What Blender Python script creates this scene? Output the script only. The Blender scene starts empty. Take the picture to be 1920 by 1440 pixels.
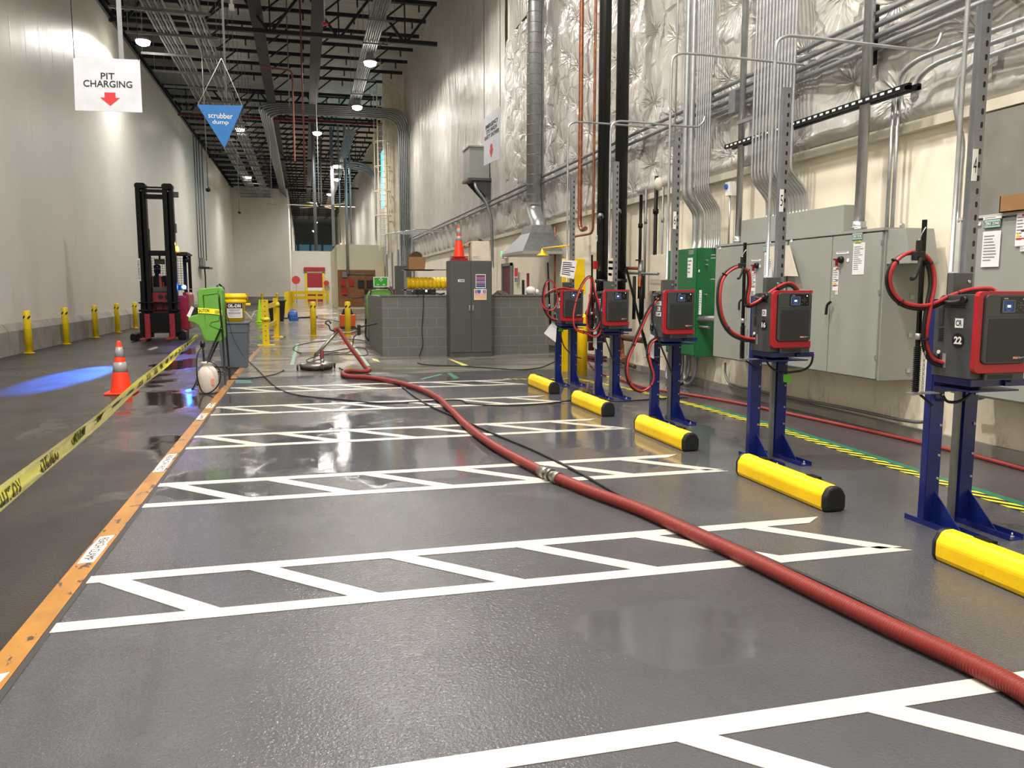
import bpy, math, random
from mathutils import Vector, Matrix, noise as mnoise
random.seed(7)
S=bpy.context.scene; COL=S.collection
PI=math.pi
# ------------------------------------------------------------------ camera numbers
F=1500.; PT=math.atan(179/F); YW=math.atan(390*math.cos(PT)/F); EYE=1.4
def ray(u,v):
    a=(u-960)/F; b=(720-v)/F
    f=(math.sin(YW)*math.cos(PT),math.cos(YW)*math.cos(PT),-math.sin(PT))
    r=(math.cos(YW),-math.sin(YW),0)
    up=(math.sin(YW)*math.sin(PT),math.cos(YW)*math.sin(PT),math.cos(PT))
    return Vector([f[i]+a*r[i]+b*up[i] for i in range(3)])
E0=Vector((0,0,EYE))
def zf(u,v,z=0.): d=ray(u,v); return E0+d*((z-EYE)/d.z)
def xf(u,v,x): d=ray(u,v); return E0+d*(x/d.x)
def yf(u,v,y): d=ray(u,v); return E0+d*(y/d.y)
cam=bpy.data.cameras.new('camera'); co=bpy.data.objects.new('camera',cam); COL.objects.link(co)
cam.sensor_width=36; cam.lens=36*F/1920; cam.clip_end=400; cam.clip_start=.05
co.location=(0,0,EYE); co.rotation_euler=(PI/2-PT,0,-YW); S.camera=co
S.view_settings.view_transform='Standard'; S.view_settings.look='None'; S.view_settings.gamma=1
S.view_settings.use_curve_mapping=False; S.view_settings.exposure=0.12
# ------------------------------------------------------------------ materials
def lin(c): return tuple(((x/255)/12.92 if x/255<=.04045 else ((x/255+.055)/1.055)**2.4) for x in c)
MATS={}
class NT:
    def __init__(s,name):
        s.m=bpy.data.materials.new(name); s.m.use_nodes=True; s.t=s.m.node_tree
        s.b=s.t.nodes['Principled BSDF']; s.tc=s.t.nodes.new('ShaderNodeTexCoord')
    def n(s,typ,**k):
        nd=s.t.nodes.new(typ)
        for a,b in k.items():
            if a.startswith('i_'): nd.inputs[a[2:].replace('_',' ')].default_value=b
            else: setattr(nd,a,b)
        return nd
    def l(s,a,b): s.t.links.new(a,b)
    def noise(s,vec,scale,detail=3,rough=.5):
        nd=s.n('ShaderNodeTexNoise'); nd.inputs['Scale'].default_value=scale; nd.inputs['Detail'].default_value=detail; nd.inputs['Roughness'].default_value=rough
        s.l(vec,nd.inputs['Vector']); return nd.outputs['Fac']
    def mapv(s,vec,sc=(1,1,1),rot=(0,0,0),loc=(0,0,0)):
        nd=s.n('ShaderNodeMapping'); nd.inputs['Scale'].default_value=sc; nd.inputs['Rotation'].default_value=rot; nd.inputs['Location'].default_value=loc
        s.l(vec,nd.inputs['Vector']); return nd.outputs[0]
    def ramp(s,fac,stops):
        nd=s.n('ShaderNodeValToRGB'); e=nd.color_ramp.elements
        while len(e)<len(stops): e.new(.5)
        for x,(p,c) in zip(e,stops):
            x.position=p; x.color=(*c,1) if len(c)==3 else c
        s.l(fac,nd.inputs[0]); return nd.outputs[0]
    def mix(s,fac,a,b,typ='MIX'):
        nd=s.n('ShaderNodeMix',data_type='RGBA',blend_type=typ)
        for k,x in ((0,fac),(6,a),(7,b)):
            if hasattr(x,'links'): s.l(x,nd.inputs[k])
            elif k==0: nd.inputs[0].default_value=x
            else: nd.inputs[k].default_value=(*x,1)
        return nd.outputs[2]
    def math(s,op,a,b=None,c=None):
        nd=s.n('ShaderNodeMath',operation=op)
        for k,x in enumerate((a,b,c)):
            if x is None: continue
            if hasattr(x,'links'): s.l(x,nd.inputs[k])
            else: nd.inputs[k].default_value=x
        return nd.outputs[0]
    def sep(s,vec):
        nd=s.n('ShaderNodeSeparateXYZ'); s.l(vec,nd.inputs[0]); return nd.outputs
    def comb(s,x,y,z=0.):
        nd=s.n('ShaderNodeCombineXYZ')
        for k,q in enumerate((x,y,z)):
            if hasattr(q,'links'): s.l(q,nd.inputs[k])
            else: nd.inputs[k].default_value=q
        return nd.outputs[0]
    def bump(s,h,dist,strength=1.,prev=None):
        nd=s.n('ShaderNodeBump'); nd.inputs['Strength'].default_value=strength; nd.inputs['Distance'].default_value=dist
        s.l(h,nd.inputs['Height'])
        if prev: s.l(prev,nd.inputs['Normal'])
        return nd.outputs[0]
    def set(s,k,x):
        if hasattr(x,'links'): s.l(x,s.b.inputs[k])
        else: s.b.inputs[k].default_value=(*x,1) if isinstance(x,tuple) and len(x)==3 else x
def mat(name,c,rough=.5,metal=0.,var=.08,scale=6.,bump=0.,bscale=80.,emit=0.,coat=0.,stain=None,spec=.5):
    if name in MATS: return MATS[name]
    w=NT(name); L=lin(c); o=w.tc.outputs['Object']
    f=w.noise(o,scale,4)
    col=w.ramp(f,[(.3,tuple(x*(1-var) for x in L)),(.7,tuple(min(1,x*(1+var)) for x in L))])
    if stain:
        g=w.ramp(w.noise(w.mapv(o,(1,1,.35)),stain[1],6,.65),[(stain[2],(0,0,0)),(stain[3],(1,1,1))])
        col=w.mix(g,col,lin(stain[0]))
    w.set('Base Color',col); w.set('Roughness',w.math('MULTIPLY_ADD',f,.12,max(0,rough-.06))); w.set('Metallic',metal); w.set('Specular IOR Level',spec)
    if coat: w.set('Coat Weight',coat); w.set('Coat Roughness',.15)
    if bump: w.set('Normal',w.bump(w.noise(o,bscale,3),bump))
    if emit: w.set('Emission Color',L); w.set('Emission Strength',emit)
    MATS[name]=w.m; return w.m
galv=mat('galvanised',(176,178,180),.38,.75,.12,14)
galvd=mat('galvanised_dull',(128,130,132),.45,.6,.15,9)
strutm=mat('strut_steel',(140,142,146),.42,.65,.1,12)
blk=mat('black_paint',(16,16,17),.42)
blkst=mat('black_steel',(10,10,12),.5,.0,spec=.25)
rubber=mat('black_rubber',(20,20,21),.6,bump=.001)
cordm=mat('black_cord',(24,25,26),.5)
redc=mat('red_cable',(176,48,50),.4)
redp=mat('red_plastic',(168,26,38),.38)
chg=mat('charger_grey',(62,64,66),.42,bump=.0004,bscale=400)
chd=mat('charger_dark',(40,41,43),.5,bump=.0006,bscale=500)
blue=mat('blue_paint',(14,30,98),.32,var=.1,coat=.2)
yel=mat('yellow_paint',(238,198,10),.38,var=.08)
yelr=mat('yellow_bumper',(250,202,6),.42,var=.1,scale=5,bump=.0012,bscale=40,stain=((150,110,20),9,.66,.72))
yelg=mat('yellow_bollard',(228,198,20),.4,stain=((90,80,30),9,.66,.7))
orng=mat('cone_orange',(240,58,22),.45)
white=mat('white_plastic',(228,228,226),.45)
refl=mat('reflective_white',(158,160,164),.35,.1)
paper=mat('paper',(222,222,224),.6)
ink=mat('ink_black',(18,18,20),.6)
inkg=mat('ink_grey',(120,120,122),.7)
redink=mat('ink_red',(192,40,44),.6)
lime=mat('lime_cone',(170,235,20),.45)
grn=mat('green_plastic',(100,160,64),.45,bump=.0008,bscale=60)
grey_el=mat('enclosure_grey',(146,148,142),.45,.0,.04,3,bump=.0003,bscale=300)
greydk=mat('cabinet_grey',(80,82,82),.42,.1,.06,4)
green_el=mat('enclosure_green',(20,98,54),.42,var=.08)
card=mat('cardboard',(140,104,66),.8,bump=.0006,bscale=40)
cardw=mat('white_card',(205,196,180),.7)
copper=mat('copper',(150,98,74),.32,.75,.3,9)
rustr=mat('red_pipe_paint',(118,62,46),.5,.1,.2,8)
cyl_blk=mat('pvc_black',(14,15,16),.38)
steel=mat('stainless',(150,146,138),.33,.85,.2,10)
wood=mat('plywood',(134,92,56),.7,var=.25,scale=2.5)
cream=mat('cream_board',(222,212,186),.65,var=.03,scale=2)
roofst=mat('roof_steel',(30,31,34),.55,.2)
trayst=mat('tray_steel',(110,112,112),.5,.5)
reds=mat('red_steel',(92,32,34),.5)
redm=mat('red_body',(150,24,42),.4,coat=.3)
bluem=mat('blue_plastic',(38,88,170),.4)
orangem=mat('orange_plastic',(214,92,30),.45)
binm=mat('bin_grey',(88,98,108),.5)
signw=mat('sign_white',(196,198,206),.5)
signb=mat('sign_blue',(20,112,186),.45)
tapem=mat('tape_yellow',(246,240,52),.25,coat=.3)
brown=mat('brown_dark',(70,42,26),.7)
tan=mat('insulation_tan',(170,135,90),.8)
skin=mat('skin_dark',(90,60,48),.6)
vest=mat('vest_orange',(176,82,66),.6)
cloth=mat('cloth_dark',(20,22,30),.8)
hosem=None
tapeg=mat('tape_green',(34,110,84),.45,stain=((120,124,122),6,.6,.66))
tapelg=mat('tape_pale_green',(126,170,142),.5,stain=((110,112,108),4,.62,.68))
linem=mat('line_paint',(200,197,188),.26,var=.05,scale=7,bump=.003,bscale=80,stain=((176,172,166),2.5,.68,.76))
led=mat('led_white',(255,246,230),.3,emit=60)
# orange taped line
def special():
    w=NT('tape_orange'); o=w.tc.outputs['Object']
    n1=w.noise(w.mapv(o,(1,.6,1)),4,5,.7); c=w.ramp(n1,[(.3,lin((138,92,34))),(.6,lin((168,118,48)))])
    n2=w.ramp(w.noise(w.mapv(o,(3,1.2,1),(0,0,.5)),5,4,.6),[(.6,(0,0,0)),(.62,(1,1,1))])
    w.set('Base Color',w.mix(n2,c,lin((72,58,46)))); w.set('Roughness',.42); w.set('Normal',w.bump(n1,.002)); MATS['tape_orange']=w.m
    # black / yellow hazard tape
    w=NT('tape_hazard'); x,y,z=w.sep(w.tc.outputs['Object'])
    t=w.math('FRACT',w.math('MULTIPLY',w.math('ADD',y,w.math('MULTIPLY',x,1.8)),5.5))
    f=w.math('GREATER_THAN',t,.5)
    w.set('Base Color',w.mix(f,lin((26,26,22)),lin((232,222,60)))); w.set('Roughness',.4); MATS['tape_hazard']=w.m
    # floor
    w=NT('floor_mix'); o=w.tc.outputs['Object']; x,y,z=w.sep(o)
    n1=w.noise(o,.55,5,.6); n2=w.noise(w.mapv(o,(1,.5,1)),2.2,5,.6)
    ep=w.ramp(n1,[(.3,lin((68,68,71))),(.7,lin((85,85,89)))])
    ep=w.mix(w.ramp(n2,[(.56,(0,0,0)),(.7,(.45,.45,.45))]),ep,lin((63,62,65)))
    ep=w.mix(w.ramp(w.noise(w.mapv(o,(1,1,1),loc=(9,3,0)),1.3,4,.6),[(.62,(0,0,0)),(.68,(.35,.35,.35))]),ep,lin((98,98,102)))
    dk=w.ramp(w.noise(w.mapv(o,(1.4,.35,1),(0,0,.25)),1.5,6,.65),[(.3,lin((34,31,29))),(.65,lin((56,51,47)))])
    dk=w.mix(w.ramp(w.noise(w.mapv(o,(3,.25,1),(0,0,-.1)),2.5,4,.6),[(.56,(0,0,0)),(.72,(.7,.7,.7))]),dk,lin((38,36,34)))
    cc=w.ramp(w.noise(w.mapv(o,(.3,1.3,1)),1.6,6,.65),[(.3,lin((100,100,94))),(.65,lin((150,147,138)))])
    cc=w.mix(w.ramp(w.noise(w.mapv(o,(.25,1.6,1)),1.1,4,.6),[(.5,(0,0,0)),(.62,(.8,.8,.8))]),cc,lin((74,74,70)))
    wob=w.math('MULTIPLY',w.math('SUBTRACT',w.noise(o,1.2,3),.5),.5)
    fy=w.math('GREATER_THAN',w.math('ADD',y,wob),13.3)
    fx=w.math('LESS_THAN',w.math('ADD',x,w.math('MULTIPLY',wob,.05)),-1.09)
    base=w.mix(fx,w.mix(fy,ep,cc),dk)
    fresh=w.math('GREATER_THAN',w.noise(w.mapv(o,(.5,1.5,1),loc=(3,0,0)),1.4,5,.7),.60)
    inb=w.math('MULTIPLY',w.math('MULTIPLY',w.math('GREATER_THAN',y,15.3),w.math('LESS_THAN',y,16.4)),w.math('MULTIPLY',w.math('GREATER_THAN',x,2.4),w.math('LESS_THAN',x,4.6)))
    base=w.mix(w.math('MULTIPLY',w.math('MULTIPLY',fresh,inb),.9),base,lin((214,206,190)))
    w.set('Base Color',base)
    # wetness : puddles
    pud=w.ramp(w.noise(w.mapv(o,(.8,.55,1),loc=(2.3,1.1,0)),.8,4,.55),[(.5,(0,0,0)),(.56,(1,1,1))])
    far=w.math('GREATER_THAN',w.math('ADD',y,w.math('MULTIPLY',wob,3.)),5.6)
    pud=w.math('MULTIPLY',pud,w.math('MAXIMUM',w.math('MULTIPLY',far,1.),.0))
    rg=w.math('MULTIPLY_ADD',n2,.12,.1)
    rg=w.math('ADD',rg,w.math('MULTIPLY',w.math('MULTIPLY',fx,w.math('SUBTRACT',n1,.1)),.5))
    for cx_,cy_,rx_,ry_ in ((.75,7.0,.95,1.5),(1.45,2.9,.45,.35),(3.3,7.3,.7,2.2)):
        q=w.math('ADD',w.math('POWER',w.math('DIVIDE',w.math('SUBTRACT',x,cx_),rx_),2.),w.math('POWER',w.math('DIVIDE',w.math('SUBTRACT',y,cy_),ry_),2.))
        q=w.math('ADD',q,w.math('MULTIPLY',w.math('SUBTRACT',w.noise(o,1.6,4,.6),.5),2.2))
        e=w.ramp(q,[(.75,(1,1,1)),(.9,(0,0,0))]); pud=w.math('MAXIMUM',pud,e)
    pud=w.math('MULTIPLY',pud,w.math('GREATER_THAN',w.math('ADD',x,w.math('MULTIPLY',wob,2.)),-2.7))
    rgm=w.n('ShaderNodeMix',data_type='FLOAT'); w.l(pud,rgm.inputs[0]); w.l(rg,rgm.inputs[2]); rgm.inputs[3].default_value=.06
    w.set('Roughness',rgm.outputs[0]); w.set('Specular IOR Level',w.math('SUBTRACT',.42,w.math('MULTIPLY',fx,.22)))
    b1=w.bump(w.noise(o,80,2,.55),.0038,1.)
    dry=w.math('SUBTRACT',1.,w.math('MULTIPLY',pud,.93))
    bn=w.t.nodes[-1] if False else b1.node
    w.l(w.math('MULTIPLY',dry,1.),bn.inputs['Strength'])
    b2=w.bump(w.noise(w.mapv(o,(1,.4,1)),3,3),.004,.6,b1)
    w.set('Normal',b2); MATS['floor']=w.m
    # ribbed insulated panel wall
    w=NT('panel_wall'); o=w.tc.outputs['Object']; x,y,z=w.sep(o)
    def rib(coord,per,sharp):
        t=w.math('FRACT',w.math('DIVIDE',coord,per)); d=w.math('ABSOLUTE',w.math('SUBTRACT',t,.5)); return w.math('SUBTRACT',1.,w.math('MINIMUM',w.math('MULTIPLY',d,sharp),1.))
    n=w.noise(o,.35,4,.6)
    w.set('Base Color',w.ramp(n,[(.3,lin((200,197,190))),(.7,lin((211,208,201)))]))
    w.set('Roughness',w.math('MULTIPLY_ADD',w.noise(w.mapv(o,(3,3,.15)),1,3),.16,.3)); w.set('Specular IOR Level',.5); w.set('Metallic',.0)
    h=w.math('ADD',w.math('MULTIPLY',rib(w.math('ADD',x,y),.1,6.),.25),rib(w.math('ADD',x,y),1.08,30.))
    h=w.math('ADD',h,w.math('MULTIPLY',w.noise(w.mapv(o,(1,1,.2)),1.1,2),1.2))
    w.set('Normal',w.bump(h,.006,.8)); MATS['panel']=w.m
    # quilted vinyl blanket
    w=NT('quilt_vinyl'); o=w.tc.outputs['Object']; x,y,z=w.sep(o)
    at=w.n('ShaderNodeAttribute',attribute_name='pin'); dy,dz,fl=w.sep(at.outputs['Vector'])
    ang=w.math('ARCTAN2',dz,dy); d2=w.math('SQRT',w.math('ADD',w.math('MULTIPLY',dy,dy),w.math('MULTIPLY',dz,dz)))
    rn=w.noise(w.comb(w.math('MULTIPLY',w.math('COSINE',ang),1.),w.math('MULTIPLY',w.math('SINE',ang),1.),w.math('ADD',w.math('MULTIPLY',d2,1.2),w.math('MULTIPLY',w.math('ADD',w.math('SUBTRACT',y,dy),w.math('MULTIPLY',w.math('SUBTRACT',z,dz),3.)),5.))),2.3,2,.5)
    rid=w.math('SUBTRACT',1.,w.math('MULTIPLY',w.math('ABSOLUTE',w.math('SUBTRACT',rn,.5)),5.))
    h=w.math('MULTIPLY',rid,w.math('MULTIPLY',fl,.8))
    big=w.noise(w.mapv(o,(1,1.1,.8)),2.2,3,.5)
    vert=w.noise(w.mapv(o,(1,5,.8)),1.4,4,.6)
    farf=w.ramp(w.math('DIVIDE',y,60.),[(.26,(0,0,0)),(.42,(1,1,1))])
    h=w.math('ADD',h,w.math('ADD',w.math('MULTIPLY',big,.9),w.math('MULTIPLY',vert,w.math('MULTIPLY_ADD',farf,1.8,.22))))
    w.set('Normal',w.bump(h,.038,1.)); w.set('Base Color',w.ramp(big,[(.3,lin((188,184,178))),(.7,lin((202,198,192)))]))
    w.set('Roughness',.3); w.set('Specular IOR Level',.75); w.set('Metallic',.1); MATS['quilt']=w.m
    # painted concrete
    w=NT('cream_concrete'); o=w.tc.outputs['Object']; x,y,z=w.sep(o)
    c=w.ramp(w.noise(o,.8,5,.6),[(.3,lin((224,215,194))),(.7,lin((236,228,208)))])
    st=w.math('MULTIPLY',w.ramp(w.noise(w.mapv(o,(1,2.5,1.2)),2.2,6,.7),[(.5,(0,0,0)),(.66,(1,1,1))]),w.ramp(z,[(.05,(1,1,1)),(.55,(0,0,0))]))
    c=w.mix(w.math('MULTIPLY',st,.6),c,lin((120,112,98)))
    w.set('Base Color',c); w.set('Roughness',.6); w.set('Normal',w.bump(w.noise(o,25,4),.002)); MATS['concrete_cream']=w.m
    # kerb concrete
    w=NT('kerb_concrete'); o=w.tc.outputs['Object']
    c=w.ramp(w.noise(o,2.,7,.7),[(.3,lin((118,114,106))),(.7,lin((150,146,138)))])
    w.set('Base Color',c); w.set('Roughness',.7); w.set('Normal',w.bump(w.noise(o,18,5),.003)); MATS['kerb']=w.m
    # block wall
    w=NT('block_wall'); o=w.tc.outputs['Object']; x,y,z=w.sep(o)
    br=w.n('ShaderNodeTexBrick'); w.l(w.comb(w.math('ADD',x,y),z,0.),br.inputs['Vector'])
    br.inputs['Scale'].default_value=1.; br.inputs['Brick Width'].default_value=.4; br.inputs['Row Height'].default_value=.2; br.inputs['Mortar Size'].default_value=.007
    br.inputs['Color1'].default_value=(*lin((98,98,95)),1); br.inputs['Color2'].default_value=(*lin((101,101,98)),1); br.inputs['Mortar'].default_value=(*lin((122,122,118)),1); br.offset=.5
    w.set('Base Color',br.outputs['Color']); w.set('Roughness',.5); w.set('Normal',w.bump(w.math('ADD',w.math('MULTIPLY',br.outputs['Fac'],-1.),w.math('MULTIPLY',w.noise(o,40,3),.15)),.008)); MATS['block']=w.m
    # roof deck
    w=NT('roof_deck'); o=w.tc.outputs['Object']; x,y,z=w.sep(o)
    w.set('Base Color',w.ramp(w.noise(w.mapv(o,(.3,2,1)),1,4,.6),[(.3,lin((176,172,166))),(.7,lin((208,204,198)))]))
    w.set('Roughness',.4); w.set('Metallic',.3); 
    tri=w.math('PINGPONG',y,.1); w.set('Normal',w.bump(w.math('ADD',tri,w.math('MULTIPLY',w.noise(w.mapv(o,(.8,3,1)),1.5,3),.1)),.3,.8)); MATS['deck']=w.m
    # corrugated hose (ridges follow the length stored in uv)
    w=NT('hose_red'); u,v,z=w.sep(w.tc.outputs['UV'])
    r=w.math('SINE',w.math('MULTIPLY',u,2*PI/.013))
    w.set('Base Color',w.mix(w.math('MULTIPLY_ADD',r,.25,.3),lin((140,44,36)),lin((112,34,30)))); w.set('Roughness',.45); w.set('Normal',w.bump(r,.0022)); MATS['hose']=w.m
    # wet-looking cyan daylight panel
    w=NT('daylight_panel'); o=w.tc.outputs['Object']; w.set('Base Color',lin((110,200,220))); w.set('Emission Color',lin((90,205,235))); w.set('Emission Strength',w.math('MULTIPLY_ADD',w.noise(o,.6,2),1.2,.9)); MATS['daylight']=w.m
    w=NT('screen_blue'); x,y,z=w.sep(w.tc.outputs['Object']); w.set('Base Color',lin((20,30,50))); w.set('Emission Color',lin((40,70,120))); w.set('Emission Strength',w.math('MULTIPLY_ADD',w.noise(w.tc.outputs['Object'],60,1),.6,.2)); MATS['screen']=w.m
special()
glow=mat('screen_glow',(225,240,255),.3,emit=2.2)
ambl=mat('beacon_amber',(255,150,20),.3,emit=70)
blul=mat('lamp_blue',(40,110,255),.3,emit=140)
grl=mat('exit_green',(70,230,120),.3,emit=1.6)
# ------------------------------------------------------------------ mesh builder
class M:
    def __init__(s): s.v=[]; s.f=[]; s.m=[]; s.s=[]; s.uv={}
    def add(s,vs,fs,mi=0,sm=False):
        n=len(s.v); s.v+=[Vector(q) for q in vs]
        for f in fs: s.f.append([n+i for i in f]); s.m.append(mi); s.s.append(sm)
        return n
    def box(s,x0,y0,z0,x1,y1,z1,mi=0):
        x0,x1=min(x0,x1),max(x0,x1); y0,y1=min(y0,y1),max(y0,y1); z0,z1=min(z0,z1),max(z0,z1)
        s.add([(x0,y0,z0),(x1,y0,z0),(x1,y1,z0),(x0,y1,z0),(x0,y0,z1),(x1,y0,z1),(x1,y1,z1),(x0,y1,z1)],
              [(3,2,1,0),(4,5,6,7),(0,1,5,4),(1,2,6,5),(2,3,7,6),(3,0,4,7)],mi); return s
    def bar(s,a,b,w,h,up=(0,0,1),mi=0):
        a=Vector(a); b=Vector(b); d=(b-a).normalized(); up=Vector(up)
        if abs(d.dot(up))>.95: up=Vector((1,0,0))
        r=d.cross(up).normalized(); u=r.cross(d)
        q=[]
        for p in (a,b):
            for i,j in ((-1,-1),(1,-1),(1,1),(-1,1)): q.append(p+r*(i*w/2)+u*(j*h/2))
        s.add(q,[(3,2,1,0),(4,5,6,7),(0,1,5,4),(1,2,6,5),(2,3,7,6),(3,0,4,7)],mi); return s
    def cyl(s,a,b,r,n=12,r2=None,mi=0,caps=True,sm=True):
        a=Vector(a); b=Vector(b); r2=r if r2 is None else r2
        d=(b-a).normalized(); t=Vector((0,0,1)) if abs(d.z)<.9 else Vector((1,0,0))
        x=d.cross(t).normalized(); y=d.cross(x)
        q=[]
        for p,rr in ((a,r),(b,r2)):
            for i in range(n): an=2*PI*i/n; q.append(p+x*math.cos(an)*rr+y*math.sin(an)*rr)
        k=s.add(q,[(i,i+n,(i+1)%n+n,(i+1)%n) for i in range(n)],mi,sm)
        if caps:
            s.f+= [[k+i for i in range(n)],[k+n+i for i in reversed(range(n))]]; s.m+=[mi,mi]; s.s+=[False,False]
        return s
    def tube(s,pts,r,n=8,mi=0,sub=6,smooth=True,closed=False):
        pts=[Vector(p) for p in pts]
        if smooth and len(pts)>2: pts=spline(pts,sub)
        x=None; rings=[]; L=0
        for i,p in enumerate(pts):
            d=(pts[min(i+1,len(pts)-1)]-pts[max(i-1,0)]).normalized()
            if x is None:
                t=Vector((0,0,1)) if abs(d.z)<.9 else Vector((1,0,0)); x=d.cross(t).normalized()
            else:
                x=(x-d*x.dot(d)).normalized()
            y=d.cross(x)
            if i: L+=(p-pts[i-1]).length
            rr=r(i/(len(pts)-1)) if callable(r) else r
            rings.append((L,[p+x*math.cos(2*PI*k/n)*rr+y*math.sin(2*PI*k/n)*rr for k in range(n)]))
        base=len(s.v)
        for L,q in rings:
            for v in q: s.uv[len(s.v)]=L; s.v.append(v)
        for i in range(len(rings)-1):
            for k in range(n):
                a=base+i*n+k; b=base+i*n+(k+1)%n
                s.f.append([a,a+n,b+n,b][::-1]); s.m.append(mi); s.s.append(True)
        s.f.append([base+k for k in range(n)]); s.m.append(mi); s.s.append(False)
        e=base+(len(rings)-1)*n; s.f.append([e+k for k in reversed(range(n))]); s.m.append(mi); s.s.append(False)
        return s
    def lathe(s,c,prof,n=20,axis='Z',mi=0,sm=True):
        c=Vector(c); k=len(s.v)
        for r,z in prof:
            for i in range(n):
                a=2*PI*i/n; p=(r*math.cos(a),r*math.sin(a),z)
                if axis=='X': p=(p[2],p[0],p[1])
                if axis=='Y': p=(p[0],p[2],p[1])
                s.v.append(c+Vector(p))
        fl=axis=='Y'
        for j in range(len(prof)-1):
            for i in range(n):
                a=k+j*n+i; b=k+j*n+(i+1)%n; f=[a,b,b+n,a+n]
                s.f.append(f[::-1] if fl else f); s.m.append(mi[j] if isinstance(mi,list) else mi); s.s.append(sm)
        m0=mi[0] if isinstance(mi,list) else mi; m1=mi[-1] if isinstance(mi,list) else mi
        s.f.append([k+i for i in reversed(range(n))]); s.m.append(m0); s.s.append(False)
        e=k+(len(prof)-1)*n; s.f.append([e+i for i in range(n)]); s.m.append(m1); s.s.append(False)
        return s
    def prism(s,poly,o,u,v,t,mi=0,mside=None):
        o=Vector(o); u=Vector(u); v=Vector(v); w=u.cross(v).normalized()*t; n=len(poly)
        q=[o+u*a+v*b for a,b in poly]; q+=[p+w for p in q]
        k=s.add(q,[(i,(i+1)%n,(i+1)%n+n,i+n) for i in range(n)],mi if mside is None else mside)
        s.f+=[[k+i for i in reversed(range(n))],[k+n+i for i in range(n)]]; s.m+=[mi,mi]; s.s+=[False,False]; return s
    def ball(s,c,r,n=12,mi=0,sc=(1,1,1)):
        pr=[(max(1e-4,math.sin(PI*i/8))*r*sc[0],-math.cos(PI*i/8)*r*sc[2]) for i in range(9)]
        return s.lathe(c,pr,n,mi=mi)
def spline(P,sub=6):
    out=[]; n=len(P); D=[]
    for i in range(n):
        a=(P[i]-P[i-1]).normalized() if i else Vector(); b=(P[i+1]-P[i]).normalized() if i<n-1 else Vector()
        d=a+b; D.append(d.normalized() if d.length>1e-6 else b)
    for i in range(n-1):
        p1=P[i]; p2=P[i+1]; L=(p2-p1).length; m1=D[i]*min(L,1.6*(P[i]-P[i-1]).length if i else L); m2=D[i+1]*min(L,1.6*(P[i+2]-p2).length if i<n-2 else L)
        for k in range(sub):
            t=k/sub; t2=t*t; t3=t2*t
            out.append(p1*(2*t3-3*t2+1)+m1*(t3-2*t2+t)+p2*(3*t2-2*t3)+m2*(t3-t2))
    out.append(P[-1]); return out
def rnd(w,h,r,n=4,x=0,y=0):
    p=[]
    for cx,cy,a in ((w-r,h-r,0),(r,h-r,90),(r,r,180),(w-r,r,270)):
        for i in range(n+1):
            t=math.radians(a+90*i/n); p.append((x+cx+r*math.cos(t),y+cy+r*math.sin(t)))
    return p
def rootloc(o):
    while o.parent: o=o.parent
    return Vector(o.location)
def P(name,mb,mats,parent=None,bevel=0,label=None):
    if not isinstance(mats,(list,tuple)): mats=[mats]
    if parent is not None: off=rootloc(parent)
    else:
        xs=[v.x for v in mb.v]; ys=[v.y for v in mb.v]; zs=[v.z for v in mb.v]
        off=Vector(((min(xs)+max(xs))/2,(min(ys)+max(ys))/2,min(zs)))
    me=bpy.data.meshes.new(name); me.from_pydata([v-off for v in mb.v],[],mb.f)
    for m in mats: me.materials.append(m)
    me.polygons.foreach_set('material_index',mb.m); me.polygons.foreach_set('use_smooth',mb.s)
    if mb.uv:
        ul=me.uv_layers.new(name='UVMap')
        for lp in me.loops: ul.data[lp.index].uv=(mb.uv.get(lp.vertex_index,0),0)
    me.update()
    ob=bpy.data.objects.new(name,me); COL.objects.link(ob)
    if parent is not None: ob.parent=parent
    else: ob.location=off
    if bevel:
        b=ob.modifiers.new('bevel','BEVEL'); b.width=bevel; b.segments=2; b.limit_method='ANGLE'
    if label: ob['label']=label
    return ob
def tag(o,label,cat,group=None,kind=None):
    o['label']=label; o['category']=cat
    if group: o['group']=group
    if kind: o['kind']=kind
    return o
def thing(name,label,cat,loc=(0,0,0),group=None):
    o=bpy.data.objects.new(name,None); COL.objects.link(o); o.location=loc; o.empty_display_size=.1
    return tag(o,label,cat,group)
def struct(name,mb,mats):
    # the shell keeps world coordinates so that its textures run on
    if not isinstance(mats,(list,tuple)): mats=[mats]
    me=bpy.data.meshes.new(name); me.from_pydata(mb.v,[],mb.f)
    for m in mats: me.materials.append(m)
    me.polygons.foreach_set('material_index',mb.m); me.polygons.foreach_set('use_smooth',mb.s); me.update()
    o=bpy.data.objects.new(name,me); COL.objects.link(o); o['kind']='structure'; return o
def kids(o): return [c for c in KID.get(o.name,[])] 
KID={}
def copy_tree(o,parent=None):
    c=o.copy(); COL.objects.link(c); c.parent=parent
    for ch in [x for x in COL.objects if x.parent==o]: copy_tree(ch,c)
    return c
FONT={}
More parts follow.
